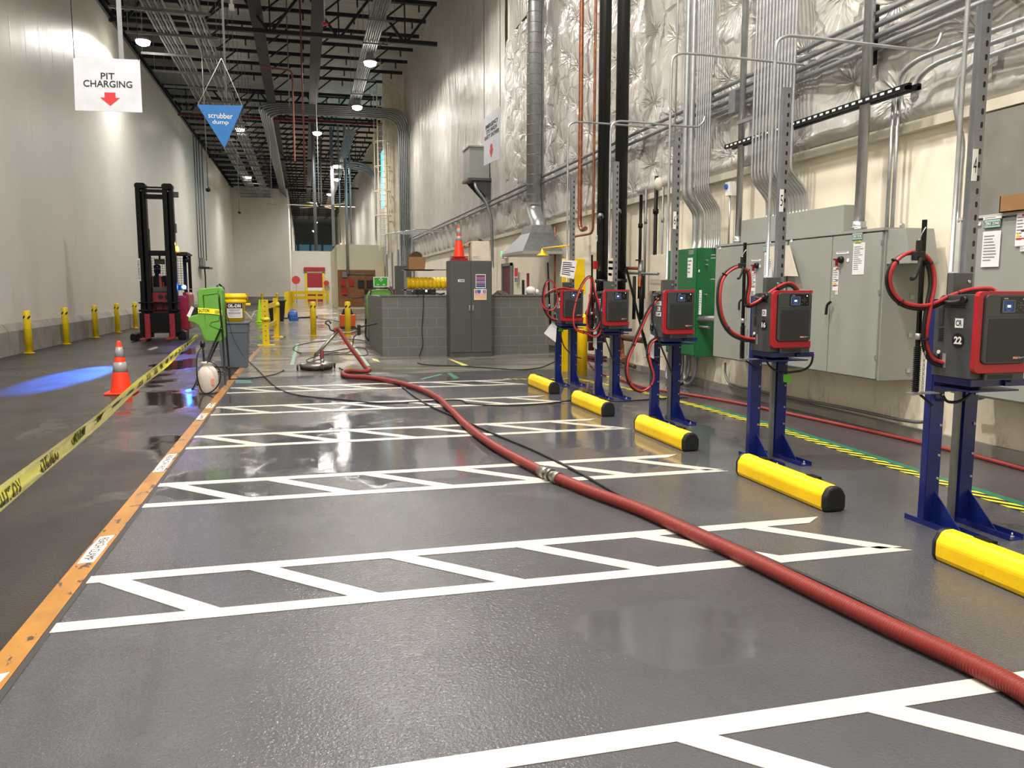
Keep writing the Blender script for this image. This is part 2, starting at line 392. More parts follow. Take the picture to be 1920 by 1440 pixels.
def txt(s,o,r,u,h,mats,parent,name='lettering',w=None,bold=0.,t=.0012,fn=None,align='C',label=None):
    key=(s,bold)
    if key not in FONT:
        c=bpy.data.curves.new('t','FONT'); c.body=s; c.size=1; c.extrude=.5; c.offset=bold; c.align_x='CENTER'; c.resolution_u=3
        ob=bpy.data.objects.new('t',c); COL.objects.link(ob); bpy.context.view_layer.update()
        me=bpy.data.meshes.new_from_object(ob.evaluated_get(bpy.context.evaluated_depsgraph_get()))
        vs=[v.co.copy() for v in me.vertices]; fs=[list(p.vertices) for p in me.polygons]
        bpy.data.objects.remove(ob); bpy.data.curves.remove(c); bpy.data.meshes.remove(me); FONT[key]=(vs,fs)
    vs,fs=FONT[key]
    x0=min(v.x for v in vs); x1=max(v.x for v in vs); y0=min(v.y for v in vs); y1=max(v.y for v in vs)
    nl=s.count('\n')+1
    sc=h/(y1-y0); sx=sc if w is None else w/(x1-x0)
    o=Vector(o); r=Vector(r).normalized(); u=Vector(u).normalized(); n=r.cross(u)
    mb=M(); q=[]
    for v in vs:
        a=(v.x-(x0+x1)/2)*sx; b=(v.y-(y0+y1)/2)*sc; c=v.z*t+t*.5
        q.append(fn(a,b,c) if fn else o+r*a+u*b+n*c)
    mb.add(q,fs)
    return P(name,mb,mats,parent,label=label)
def link(name,mb,mats,label,cat,group=None,bevel=0,kind=None):
    return tag(P(name,mb,mats,None,bevel),label,cat,group,kind)
X=Vector((1,0,0)); Y=Vector((0,1,0)); Z=Vector((0,0,1))
# ================================================================== the setting
m=M().box(-30,-8,-.2,6,150,0); struct('floor',m,MATS['floor'])
m=M().box(-30,-8,12.7,6,150,12.9); struct('ceiling',m,MATS['deck'])
wr=struct('wall_right',M().box(5.55,-8,0,5.9,150,12.7),MATS['concrete_cream'])
struct('wall_near',M().box(-30,-8.3,0,6,-8,12.7),MATS['concrete_cream'])
struct('wall_far',M().box(-30,150,0,6,150.3,12.7),mat('far_grey',(150,156,158),.6))
m=M().box(-6.5,-8,0,-6.15,78,10.5); struct('wall_left',m,MATS['panel'])
m=M().box(-6.15,78,0,-1.2,78.4,10.5); m.box(-1.6,78.4,0,-1.2,150,10.5); struct('wall_end',m,MATS['panel'])
struct('trim_1',M().box(-6.52,-8,10.5,-6.1,78,10.56),galvd)
# freezer box roof, so nothing shines up through it
struct('trim_2',M().box(-30,-8,10.35,-6.5,78,10.5),galvd)
m=M()
yy=-8
prof=[(-6.2,0),(-6.0,0),(-6.0,.5),(-6.12,.66),(-6.2,.66)]
ky=[-8]+[zf(u,v).y for u,v in ((0,672),)]; 
y=-8.
while y<77.9:
    y2=min(y+2.95,77.95)
    m.add([(a,y,b) for a,b in prof]+[(a,y2,b) for a,b in prof],[(i,(i+1)%5,(i+1)%5+5,i+5) for i in range(5)]+[(4,3,2,1,0),(5,6,7,8,9)])
    y=y2+.03
m.box(-6.0,77.7,0,-1.15,78,.66); m.box(-1.2,77.7,0,-1.05,92,.66)
struct('baseboard_left',m,MATS['kerb'])
struct('baseboard_right',M().box(5.5,-8,0,5.55,56,.1),MATS['kerb'])
struct('trim_3',M().box(5.46,-8,2.84,5.56,56,2.93),mat('sill_beige',(196,190,172),.5))
# quilted blanket over the upper wall
def pinfield():
    pins=[]
    y=2.; k=0
    while y<24:
        z=3.15+(.35 if k%2 else 0)
        while z<9: pins.append((y+random.uniform(-.14,.14),z+random.uniform(-.14,.14),random.random()*6,random.randint(4,7))); z+=.95
        y+=.78; k+=1
    return pins
PINS=pinfield()
def qd(y,z):
    best=9;sec=9;bp=None
    for p in PINS:
        dy=p[0]-y
        if dy>1.5 or dy<-1.5: continue
        d=math.hypot(dy,p[1]-z)
        if d<best: sec=best;best=d;bp=p
    if bp is None: return .06,(0,0,0)
    a=math.atan2(z-bp[1],y-bp[0])
    h=.11*(1-math.exp(-best*2.6))
    h+=.028*math.sin(a*bp[3]+bp[2]+2.5*best)*math.exp(-best*3.2)*min(1,best*14)
    h+=.035*mnoise.noise(Vector((y*1.6,z*1.3,0)))+.014*mnoise.noise(Vector((y*6,z*2.5,3)))
    return h,(y-bp[0],z-bp[1],max(0,1-best/.55)**1.1)
PD=[]
def grid(m,ys,zs,fn):
    k=len(m.v); nz=len(zs)
    for yv in ys:
        for zv in zs:
            r=fn(yv,zv)
            if isinstance(r,tuple): m.v.append(Vector((r[0],yv,zv))); PD.append(r[1])
            else: m.v.append(Vector((r,yv,zv))); PD.append((0,0,0))
    for i in range(len(ys)-1):
        for j in range(nz-1):
            a=k+i*nz+j; m.f.append([a,a+1,a+nz+1,a+nz]); m.m.append(0); m.s.append(True)
m=M()
def fq(y,z):
    h,pv=qd(y,z)
    e=z-2.93
    if e<.1: h=(h*.7+.04)*math.sqrt(max(0,e/.1))
    return 5.53-h,pv
zs=[2.93,2.94,2.96,2.99,3.03,3.08]+[3.13+.055*i for i in range(90)]
ys=[-8+i for i in range(10)]+[2.2+.055*i for i in range(360)]
grid(m,ys,zs,fq)
zs2=[zs[-1]+.45*i for i in range(12)]; zs2=[z for z in zs2 if z<12.7]+[12.7]
def ff(y,z): return 5.47-.05*mnoise.noise(Vector((y*1.1,z*.5,0)))-.02*abs(math.sin(y*PI/1.3))
grid(m,[-8+.5*i for i in range(60)],zs2,ff)
zs3=[2.93,3.0,3.1]+[3.3+.3*i for i in range(32)]; zs3=[z for z in zs3 if z<12.7]+[12.7]
def fg(y,z):
    k=min(1,(z-2.93)/.15+.2)
    return 5.5-k*(.08*abs(math.sin(y*PI/1.05))+.05*mnoise.noise(Vector((y*1.5,z*.8,0))))
grid(m,[ys[-1]+.18*i for i in range(int((56-ys[-1])/.18))]+[56+.8*i for i in range(60)],zs3,fg)
bl=P('insulation_blanket',m,MATS['quilt'],wr,label='silvery white quilted vinyl blanket pinned over the upper wall')
at=bl.data.attributes.new('pin','FLOAT_VECTOR','POINT'); at.data.foreach_set('vector',[c for p in PD for c in p])
struct('trim_4',M().box(4.35,43.6,0,5.5,44.4,12.7),mat('pilaster_cream',(214,206,188),.6,stain=((176,166,148),2,.5,.7)))
struct('trim_5',M().box(5.2,-8,0,5.55,-7.9,1),MATS['kerb'])
# cream room in the distance and the wall with the red door
rm=M().box(2.25,57,0,5.5,70,4.4); struct('wall_room',rm,cream)
struct('wall_back',M().box(-1.2,92,0,5.5,92.3,5.5),mat('back_white',(206,202,194),.6))
m=M(); m.box(1.53,16.55,0,2.86,16.75,1.24); m.box(1.53,16.75,0,1.73,21.5,1.24); m.box(2.86,16.56,0,5.1,16.75,1.24); m.box(5.0,16.75,0,5.1,20,1.24)
m.box(1.51,16.53,1.24,5.12,16.77,1.27)
struct('wall_partition',m,MATS['block'])
# window of cyan daylight on the far stretch of the right wall
a=xf(707,300,5.35); b=xf(707,400,5.35)
w=M().box(5.34,49.5,b.z,5.42,56.5,a.z); struct('window_1',w,MATS['daylight'])
# glowing panes added to stand in for bluish light deep in the interior
w=M()
for i in range(7):
    x0=-9+i*2.1; w.box(x0,149.8,5.0,x0+1.7,149.9,9.2)
struct('far_glow_panes',w,mat('far_glow',(70,110,124),.3,emit=.5))
# ================================================================== roof steel
def truss(y,mt,lab):
    t=thing('roof_truss',lab,'truss',(0,y,10.5))
    x1=5.1; x0=-14
    P('bottom_chord',M().box(x0,y-.07,10.42,x1,y+.07,10.56),mt,t)
    P('top_chord',M().box(x0,y-.07,11.85,x1,y+.07,11.99),roofst,t)
    x=x1-1.2; prev=x1; 
    k=0
    while x>x0:
        P('web_bar',M().bar((x+1.1,y,11.88),(x+.08,y,10.52),.09,.09),roofst,t)
        P('web_bar',M().bar((x-1.1,y,11.88),(x-.08,y,10.52),.09,.09),roofst,t)
        P('web_bar',M().bar((x,y,11.88),(x,y,10.52),.05,.05),roofst,t)
        x-=2.4
        k+=1
        if k>7: break
    return t
truss(31,roofst,'nearest black steel roof truss crossing the whole aisle')
truss(46.4,reds,'roof truss with a dark red bottom chord beyond the caged ladder')
truss(60.5,roofst,'black roof truss behind the one with the red chord')
truss(76,roofst,'black roof truss above the far end of the freezer wall')
truss(91.5,roofst,'farthest black roof truss near the red door wall')
pur=None
yy=26.2; K=0
while yy<128:
    if abs(yy-31)>.5 and abs(yy-46.4)>.5 and abs(yy-60.5)>.5:
        if pur is None:
            pur=thing('roof_purlin','thin black purlin running across under the white roof deck','purlin',(0,0,12.35),'purlins under the roof deck')
            P('beam',M().box(-14,-.05,12.28,5.2,.05,12.42),roofst,pur)
            for gx in (.85,-1.15,3.2,-3.6):
                P('brace',M().bar((gx,0,11.6),(gx+.85,0,12.3),.06,.06),roofst,pur)
                P('nib',M().box(gx+1.4,-.03,12.02,gx+1.46,.03,12.3),roofst,pur)
            o=pur
        else: o=copy_tree(pur)
        o.location=(0,yy,12.35); K+=1
    yy+=2.05
for gx,nm in ((.75,'central'),(-1.35,'left of centre'),(-6.9,'far left')):
    g=thing('roof_girder',f'long dark lattice girder running away along the aisle, {nm}','girder',(gx,20,11))
    P('chords',M().box(gx-.22,20,10.98,gx+.22,96,11.06).box(gx-.12,20,11.75,gx+.12,96,11.85),roofst,g)
    m=M(); y=20
    while y<95: 
        m.bar((gx-.15,y,11.02),(gx,y+.7,11.8),.04,.04).bar((gx+.15,y+1.4,11.02),(gx,y+.7,11.8),.04,.04); y+=1.4
    P('lattice',m,roofst,g)
# conduit banks under the roof
n=0
for i,u in enumerate((702,707,712,717,722,727,732)):
    a=zf(u,0,10.25)
    x=a.x
    link('ceiling_conduit',M().cyl((x,18,10.25+.02*(i%2)),(x,41,10.25+.02*(i%2)),.038,8),galvd,'steel conduit in the bank running under the trusses right of centre','conduit','right conduit bank under the roof')
for i in range(7):
    x=2.55+.085*i
    link('ceiling_conduit',M().cyl((x,46.8,10.2),(x,90,10.2),.038,8),galvd,'steel conduit continuing the right bank beyond the red chorded truss','conduit','far conduit bank under the roof')
tp=None
for j,y in enumerate([20+2.6*i for i in range(8)]):
    m=M().box(2.3,y-.02,10.14,3.2,y+.02,10.2); m.cyl((2.33,y,10.15),(2.33,y,12.7),.008,6).cyl((3.17,y,10.15),(3.17,y,12.7),.008,6)
    link('trapeze_hanger',m,trayst,'thin strut trapeze hung under the right conduit bank','hanger','hangers of the right conduit bank')
for g,(xa,cnt) in enumerate(((-4.35,7),(-3.25,6))):
    for i in range(cnt):
        x=xa+.1*i
        link('ceiling_conduit',M().cyl((x,18,9.7),(x,88,9.7),.036,8),galvd if i%2 else galv,
             ('steel conduit in the left half of the twin bank above the freezer wall side' if g==0 else 'steel conduit in the right half of the twin bank above the freezer wall side'),'conduit',
             'left half of the twin conduit bank' if g==0 else 'right half of the twin conduit bank')
for j,y in enumerate([22+2.4*i for i in range(24)]):
    m=M().box(-5.3,y-.03,9.58,-2.5,y+.03,9.66); m.cyl((-5.25,y,9.6),(-5.25,y,12.7),.01,6).cyl((-2.55,y,9.6),(-2.55,y,12.7),.01,6)
    link('trapeze_hanger',m,galvd,'wide strut trapeze carrying the twin conduit bank','hanger','hangers of the twin conduit bank')
# bundle that climbs the right wall, crosses over and turns away
for i in range(6):
    o_=.11*i
    xx=4.86+.095*i; zt=9.85+.095*i; yy=41.6+.03*i
    pts=[(xx,yy,.4),(xx,yy,9.0),(xx-.06,yy,zt-.45),(xx-.35,yy,zt-.1),(xx-.8,yy,zt),(-.2,yy,zt),(-.8-o_*.5,yy+.1,zt),(-1.25-o_,42.5,zt-.02),(-1.3-o_,43.6,zt-.1),(-1.3-o_,88,zt-.1)]
    link('wall_conduit',M().tube(pts,.05,8,sub=3),galvd,'thick grey conduit climbing beside the caged ladder and crossing the aisle overhead','conduit','crossing conduit bundle')
for i in range(4):
    o_=.13*i
    pts=[(5.1,58.5+o_,4.4),(5.1,58.5+o_,8.6-o_),(4.95,58.5+o_,9.5-o_),(4.4,58.5+o_,10.05-o_),(3.6,58.5+o_,10.2-o_),(2.2,58.5+o_,10.2-o_)]
    link('wall_conduit',M().tube(pts,.055,8,sub=4),galvd,'conduit bending off the far wall above the cream room','conduit','far curved conduits')
# ladder with cage
t=thing('caged_ladder','tall pale steel caged ladder fixed to the cream pilaster','ladder',(4.15,43.4,0))
P('rails',M().box(3.92,43.36,3.4,3.97,43.42,11.9).box(4.33,43.36,3.4,4.38,43.42,11.9),cream,t)
m=M()
for i in range(28): m.cyl((3.95,43.39,3.6+.3*i),(4.35,43.39,3.6+.3*i),.018,6)
P('rungs',m,cream,t)
for z in [5.2+1.25*i for i in range(6)]:
    pts=[(3.95,43.38,z)]+[(4.15-.42*math.cos(a),43.38-.75*math.sin(a),z) for a in [PI*k/10 for k in range(11)]]+[(4.35,43.38,z)]
    P('cage_hoop',M().tube(pts,.028,6,sub=1,smooth=False),cream,t)
for k in range(1,10,2):
    a=PI*k/10; P('cage_bar',M().box(4.15-.42*math.cos(a)-.015,43.38-.75*math.sin(a)-.01,5.2,4.15-.42*math.cos(a)+.015,43.38-.75*math.sin(a)+.01,11.6),cream,t)
# ================================================================== lights
LP=[]
for (u,v) in ((695,117),(668,200)): 
    a=zf(u,v,9.9); LP.append((a.x,a.y))
LX=LP[0][0]
S.cycles.max_bounces=7; S.cycles.diffuse_bounces=4; S.cycles.glossy_bounces=3; S.cycles.transmission_bounces=2
LPW=330
def hb(x,y,lab,grp=None,z=9.9,lamp=True,pw=LPW,col=(1,.945,.875)):
    t=thing('high_bay_light',lab,'light',(x,y,z+.35),grp)
    P('housing',M().box(x-.13,y-.13,z+.12,x+.13,y+.13,z+.3),galvd,t)
    P('reflector',M().lathe((x,y,z),[(.24,.0),(.2,.1),(.1,.13)],16),galv,t)
    P('lens',M().lathe((x,y,z-.15),[(.09,0),(.2,.05),(.24,.15)],16),led,t)
    P('hanger',M().cyl((x,y,z+.3),(x,y,12.7),.012,6),galvd,t)
    if lamp:
        l=bpy.data.lights.new('lamp','AREA'); l.shape='DISK'; l.size=.7; l.energy=pw; l.color=col; l.spread=math.radians(165)
        o=bpy.data.objects.new('lamp',l); COL.objects.link(o); o.location=(x,y,z-.17)
for y,lab in ((LP[0][1],'bright high-bay light at the right beside the near conduit bank'),(LP[1][1],'bright high-bay light above the caged ladder top'),):
    hb(LX-.02,y,lab)
hb(.95,46.5,'bright high-bay light hanging near the middle of the aisle',pw=560)
for v,lab in ((311,'first of the far row of high-bay lights on the right'),(336,'second of the far row of high-bay lights on the right'),(364,'third of the far row of high-bay lights on the right')):
    a=zf(632 if v<350 else 618,v,9.9); hb(a.x,a.y,lab)
a=zf(268,77,9.7); hb(a.x,a.y,'bright high-bay light at the upper left over the freezer wall',z=9.7,pw=330)
a=zf(450,242,9.9); hb(a.x,a.y,'high-bay light just right of the blue triangle sign',pw=760)
hb(-3.9,66,'high-bay light peeping over the end wall',pw=1100)  # lamp added to brighten the end wall
hb(1.25,84,'small high-bay light behind the white ceiling fan',pw=800)
for y in (108,124): hb(1.7,y,'tiny high-bay light deep beyond the red door wall','deepest high-bay lights',pw=700)
for x,y,pw in ((LX,22.2,300),(LX-.6,14.0,360),(.2,7.0,620),(.2,-1.0,430),(1.9,3.4,420)): hb(x,y,'high-bay light over the charging bays, outside the picture','high-bay lights over the bays',pw=pw)  # the nearer lamps are added fill for the right wall and blanket
for y,pw in ((13.,110),(3.,260),(-5.,260)): hb(-2.9,y,'high-bay light over the drive aisle, outside the picture','high-bay lights over the aisle',pw=pw)  # unseen lamps placed as fill for the left side
for p,pw in (((-15,40,11.5),900),((-14,62,11.5),700)):
    hb(p[0],p[1],'high-bay light beyond the freezer box roof','lights beyond the freezer box',z=11.3,pw=pw)
# world: a faint ambient level
wd=bpy.data.worlds.new('world'); S.world=wd; wd.use_nodes=True; wd.node_tree.nodes['Background'].inputs[0].default_value=(.9,.95,1,1); wd.node_tree.nodes['Background'].inputs[1].default_value=.05
# ================================================================== floor markings
def flat(name,quads,mt,z,label,cat,group=None,th=.0015):
    m=M()
    for qi,q in enumerate(quads):
        tz=z+th+.0002*(qi%7); n=len(q); k=m.add([(p[0],p[1],z) for p in q]+[(p[0],p[1],tz) for p in q],[(i,(i+1)%n,(i+1)%n+n,i+n) for i in range(n)])
        m.f.append([k+i for i in reversed(range(n))]); m.f.append([k+n+i for i in range(n)]); m.m+=[0,0]; m.s+=[False,False]
    ob=link(name,m,mt,label,cat,group); return ob
ordn=['nearest','second','third','fourth','fifth','farthest']
for n in range(-1,5):
    yo=1.94*n-.01
    q=[[(-1.05,3.51+yo),(3.13,3.51+yo),(3.0,3.61+yo),(-1.05,3.61+yo)],[(-1.05,4.08+yo),(2.9,4.09+yo),(3.03,4.19+yo),(-1.05,4.18+yo)]]
    for i in range(6):
        xu=-1.0+.695*i; xl=xu+.56
        q.append([(xu-.06,4.14+yo),(xl-.06,3.57+yo),(xl+.08,3.57+yo),(xu+.08,4.14+yo)] if i else [(-1.05,4.14+yo),(xl-.06,3.57+yo),(xl+.08,3.57+yo),(-.91,4.14+yo)])
    flat('bay_marking',q,linem,.001,f'{ordn[n+1]} white painted zigzag hatch between charging bays on the grey floor','floor marking')
y0=-1.; tl=[]
flat('floor_tape',[[(-1.19,-1),(-1.075,-1),(-1.07,6.6),(-1.175,6.6)]],MATS['tape_orange'],.001,'worn orange floor tape along the near edge of the bays','floor tape')
flat('floor_tape',[[(-1.175,6.62),(-1.07,6.62),(-1.07,13.8),(-1.165,13.8)]],MATS['tape_orange'],.001,'scuffed orange floor tape running on past the grey bin','floor tape')
flat('floor_tape',[[(-1.165,13.85),(-1.07,13.85),(-1.0,20.8),(-1.08,20.8)]],mat('tape_faded',(176,122,78),.5,stain=((90,84,76),7,.5,.56)),.001,'faded far end of the orange floor tape reaching the yellow guard posts','floor tape')
flat('paint_edge',[[(-1.072,-1),(-1.045,-1),(-1.04,13.2),(-1.065,13.2)]],mat('edge_dark',(52,50,50),.5),.0005,'dark bare gap along the right side of the orange tape','floor edge')
for (ya,yb),s,lab in (((4.38,4.86),'REACH CLAMP','torn white REACH CLAMP floor label stuck across the orange tape'),((2.9,3.16),'CR','cut off white floor label on the orange tape at the left picture edge'),((6.5,7.2),'REACH RC','torn white floor label on the tape beside the second near hatch'),((9.05,9.5),'CLAMP','scuffed white floor label on the tape next to the wet patch'),((9.9,10.35),'RC','smallest white floor label on the tape near the sprayer bottle')):
    t=link('floor_label',M().prism([(0,0),(.075,.01),(.08,.6*(yb-ya)),(.07,.62*(yb-ya)),(.078,yb-ya),(.005,yb-ya-.02),(-.004,.5*(yb-ya))],(-1.165,ya,.003),X,Y,.0006),mat('label_dirty',(214,208,200),.5,stain=((80,66,50),8,.62,.66)),lab,'label')
    txt(s,(-1.127,(ya+yb)/2,.0042),(0,-1,0),(1,0,0),.045,ink,t,w=(yb-ya)*.8,t=.0004)
# green and hazard tape beside the chargers
hz=[(4.28,-1),(4.36,-1),(4.46,4.0),(4.62,6.97),(4.6,8.6),(4.36,10.5),(4.05,11.65)]
m=[]
cen=[(4.30,1.),(4.40,3.9),(4.50,5.6),(4.57,7.0),(4.53,8.7),(4.40,10.3),(4.08,11.75)]
qa=[];qb=[]
for i in range(len(cen)-1):
    (x0,y0),(x1,y1)=cen[i],cen[i+1]
    qa.append([(x0-.06,y0),(x0+.05,y0),(x1+.05,y1),(x1-.06,y1)]); qb.append([(x0+.05,y0),(x0+.13,y0),(x1+.13,y1),(x1+.05,y1)])
flat('hazard_tape',qa,MATS['tape_hazard'],.001,'black and yellow striped floor tape running behind the charger stands','floor tape')
flat('green_tape',qb[:4],tapeg,.001,'dark green floor tape edging the striped tape','floor tape')
flat('hazard_tape',[[(2.95,11.98),(4.06,11.72),(4.1,11.8),(2.98,12.05)]],MATS['tape_hazard'],.001,'short faded striped tape crossing behind the farthest bumper','floor tape')
a=[zf(u,v) for u,v in ((555,645),(560,645),(551,684),(544,684))]
flat('floor_tape',[[(p.x,p.y) for p in a]],tapelg,.001,'pale green floor tape left of the surface cleaner','floor tape')
a=[zf(u,v) for u,v in ((653,642),(660,642),(694,686),(686,686))]
flat('floor_tape',[[(p.x,p.y) for p in a]],tapelg,.001,'pale green floor tape right of the surface cleaner','floor tape')
a=[zf(u,v) for u,v in ((838,700),(845,699),(862,709),(852,711))]
flat('floor_tape',[[(p.x,p.y) for p in a]],tapeg,.001,'short dark green tape scrap beside the red hose bend','floor tape')
a=[zf(u,v) for u,v in ((786,711),(826,701),(830,703),(792,712))]
flat('floor_tape',[[(p.x,p.y) for p in a]],tapeg,.001,'thin dark green tape strip near the hose bend','floor tape')
a=[zf(u,v) for u,v in ((440,712),(470,713),(475,719),(442,719))]
flat('floor_tape',[[(p.x,p.y) for p in a]],mat('tape_teal',(70,118,116),.4,stain=((104,106,108),6,.5,.6)),.001,'worn teal floor tape beside the eyewash station feet','floor tape')
for (pts,lab) in ((((838,672),(850,675),(878,691-6),(868,690-4)),'yellow tape scrap at the foot of the low block wall'),(((697,672),(708,674),(712,679),(700,676)),'yellow tape scrap by the left end of the low block wall')):
    a=[zf(u,v) for u,v in pts]; flat('tape_scrap',[[(p.x,p.y) for p in a]],mat('tape_pale_yellow',(206,200,110),.5),.001,lab,'tape scrap')
a=[zf(u,v) for u,v in ((240,732),(262,727),(276,716),(252,722))]
flat('floor_scrap',[[(a[0].x,a[0].y),(a[1].x,a[1].y),(a[2].x,a[2].y),(a[3].x,a[3].y)]],mat('worn_white',(150,150,150),.5),.001,'worn white dash on the dark aisle floor left of the orange cone','floor marking')
a=[zf(u,v) for u,v in ((276,655),(282,657),(297,652),(293,650))]
flat('floor_scrap',[[(p.x,p.y) for p in a]],MATS['worn_white'],.001,'worn white dash on the aisle floor in front of the lift truck','floor marking')
# ================================================================== charging stations
def boltm(m,c,r=.009,ax=(0,-1,0)):
    c=Vector(c); m.cyl(c,c+Vector(ax)*.008,r,8)
def stand():
    t=thing('charger_stand','','stand')
    for s in (-1,1):
        x=s*.12
        m=M().box(x-.045,-.025,.02,x+.045,-.018,1.34 if s<0 else 1.30).box(x-.045,-.025,.02,x-.038,.03,1.34 if s<0 else 1.3).box(x+.038,-.025,.02,x+.045,.03,1.3)
        lg=P('leg',m,blue,t)
        b=M()
        for z in (.78,.6,.42,.28): boltm(b,(x+.028,-.025,z),.008)
        P('bolt',b,galv,lg)
        m=M().box(x-.05,-.40,.0,x+.05,.13,.008).box(x-.05,-.40,.0,x-.044,.13,.032).box(x+.044,-.40,.0,x+.05,.13,.032)
        ft=P('foot',m,blue,t)
        P('gusset',M().prism([(-.025,.01),(-.24,.01),(-.025,.20)],(x+.02,0,0),Y,Z,.006),blue,ft)
        b=M(); boltm(b,(x,-.37,.008),.012,(0,0,1)); b.cyl((x,-.37,.01),(x,-.37,.035),.005,6); P('anchor_bolt',b,galv,ft)
    m=M().box(-.165,-.035,.80,.165,-.027,.90).box(-.165,-.035,.83,.165,-.3,.84).box(.05,-.32,.862,.2,-.30,.90).box(-.165,-.30,.862,.165,-.03,.90)
    P('crossbar',m,blue,t)
    P('conduit_leg',M().box(.035,-.01,.0,.068,.02,1.3),galvd,t)
    return t
def charger(labels,num=None):
    t=thing('battery_charger','','charger')
    x0,x1,yf_,yb,z0,z1=-.2,.145,-.35,-.04,.905,1.375
    # side body with sloped rear top
    m=M().prism([(yb,z0),(yb,z1-.05),(yb-.05,z1-.012),(yf_+.03,z1-.004),(yf_+.03,z0)],(x0+.006,0,0),Y,Z,x1-x0-.012)
    body=P('body',m,chg,t,bevel=.004)
    # red band : C-shaped frame around the front
    fr=[(0,0),(.35,0),(.35,.07),(.085,.07),(.06,.085),(.055,.1),(.055,.425),(.07,.445),(.345,.45),(.345,.475),(.03,.475),(.008,.46),(0,.44)]
    fr=[(.03,0),(.345,0),(.345,.055),(.06,.055),(.04,.065),(.034,.08),(.034,.43),(.042,.446),(.06,.45),(.345,.45),(.345,.474),(.03,.474),(.008,.466),(0,.445),(0,.03),(.01,.008)]
    P('red_trim',M().prism([(a,b*.94) for a,b in fr],(x0,yf_+.03,z0+.035),X,Z,.032),redp,t,bevel=.003)
    # front cover
    P('front_cover',M().prism(rnd(.292,.375,.022),(x0+.04,yf_+.05,z0+.088),X,Z,.065),chg,t,bevel=.004)
    P('lower_panel',M().prism(rnd(.25,.235,.008),(x0+.062,yf_-.013,z0+.098),X,Z,.004),chd,t)
    P('seam',M().box(x0+.04,yf_-.0155,z0+.344,x0+.332,yf_-.014,z0+.3465),blk,t)
    d=P('display_panel',M().prism(rnd(.168,.088,.006),(x0+.135,yf_-.013,z0+.362),X,Z,.005),mat('gloss_black',(12,12,14),.15),t)
    P('screen',M().box(x0+.147,yf_-.0195,z0+.37,x0+.22,yf_-.018,z0+.43),MATS['screen'],d)
    fm=M()
    for a,b,c,e in ((.145,.367,.223,.370),(.145,.430,.223,.433),(.144,.367,.147,.433),(.221,.367,.224,.433)): fm.box(x0+a,yf_-.021,z0+b,x0+c,yf_-.018,z0+e)
    P('screen_frame',fm,inkg,d)
    P('screen_readout',M().box(x0+.174,yf_-.0205,z0+.394,x0+.194,yf_-.0194,z0+.406),glow,d)
    rg=[(x0+.184+.019*math.cos(a),yf_-.0198,z0+.399+.022*math.sin(a)) for a in [PI*(.8+1.4*k/14) for k in range(15)]]
    P('screen_dial',M().tube(rg,.0007,4,smooth=False),mat('dial_blue',(90,130,190),.4,emit=.6),d)
    b=M()
    for bx,bz in ((.262,.418),(.262,.392),(.262,.405),(.248,.405),(.276,.405),(.24,.378),(.285,.378)): b.cyl((x0+bx,yf_-.02,z0+bz),(x0+bx,yf_-.018,z0+bz),.0028,8)
    P('button',b,inkg,d)
    P('status_light',M().cyl((x0+.284,yf_-.021,z0+.438),(x0+.284,yf_-.018,z0+.438),.004,10),glow,d)
    txt('EnerSys',(x0+.165,yf_-.018,z0+.441),X,Z,.008,white,d,t=.0004)
    # product name, lower right
    P('logo_block',M().box(x0+.236,yf_-.0185,z0+.113,x0+.272,yf_-.017,z0+.126),mat('logo_red',(200,90,80),.5),t)
    txt('Nex',(x0+.254,yf_-.0185,z0+.1195),X,Z,.009,white,t,w=.03,t=.0004)
    txt('Sys+',(x0+.292,yf_-.0175,z0+.1195),X,Z,.012,white,t,w=.036,t=.0004)
    v=M()
    for i in range(20): v.box(x0+.10+.0085*i,yf_+.012,z0+.002,x0+.1045+.0085*i,yf_+.004,z0+.026)
    P('bottom_grille',v,blk,t); P('grille_rail',M().box(x0+.08,yf_+.005,z0-.004,x1-.004,yf_+.02,z0+.034),chg,t)
    P('plug_foot',M().cyl((x0+.27,yf_+.03,z0-.02),(x0+.27,yf_+.03,z0+.01),.012,8),blk,t)
    # left side: slots, plate, connectors, handle
    v=M()
    for i in range(6): v.box(x0+.003,yb-.075,z0+.2+.013*i,x0+.0075,yb-.04,z0+.206+.013*i)
    for i in range(2): v.box(x0+.003,yb-.22,z0+.388+.012*i,x0+.0075,yb-.06,z0+.393+.012*i)
    P('side_slots',v,blk,t)
    P('side_hatch',M().box(x0+.002,yb-.068,z0+.29,x0+.007,yb-.035,z0+.38),chd,t)
    P('rating_plate',M().box(x0+.003,yb-.105,z0+.05,x0+.008,yb-.08,z0+.13),galv,t)
    P('indicator',M().cyl((x0+.0,yb-.05,z0+.135),(x0+.008,yb-.05,z0+.135),.011,12),white,t)
    for i,z in enumerate((z0+.075,z0+.105)):
        P('cable_gland',M().cyl((x0-.012,yb-.035,z),(x0+.01,yb-.035,z),.021,12),blk,t)
    P('side_knob',M().cyl((x0-.014,yb-.215,z0+.435),(x0+.02,yb-.215,z0+.435),.018,12),blk,t)
    P('side_grip',M().tube([(x0+.0,yb-.2,z0+.43),(x0-.012,yb-.15,z0+.418),(x0-.012,yb-.1,z0+.42),(x0+.002,yb-.06,z0+.425)],.011,8),chd,t)
    def lab(s,yc,zc,w_,h_,mt=white,tm=ink,rb=0):
        p=P('label_plate',M().box(x0+.0015,yc-w_/2,zc-h_/2,x0+.0055,yc+w_/2,zc+h_/2),mt,t)
        txt(s,(x0+.0015,yc,zc),(0,-1,0),(0,0,1),h_*.62,tm,p,w=w_*.78,bold=.02,t=.0006)
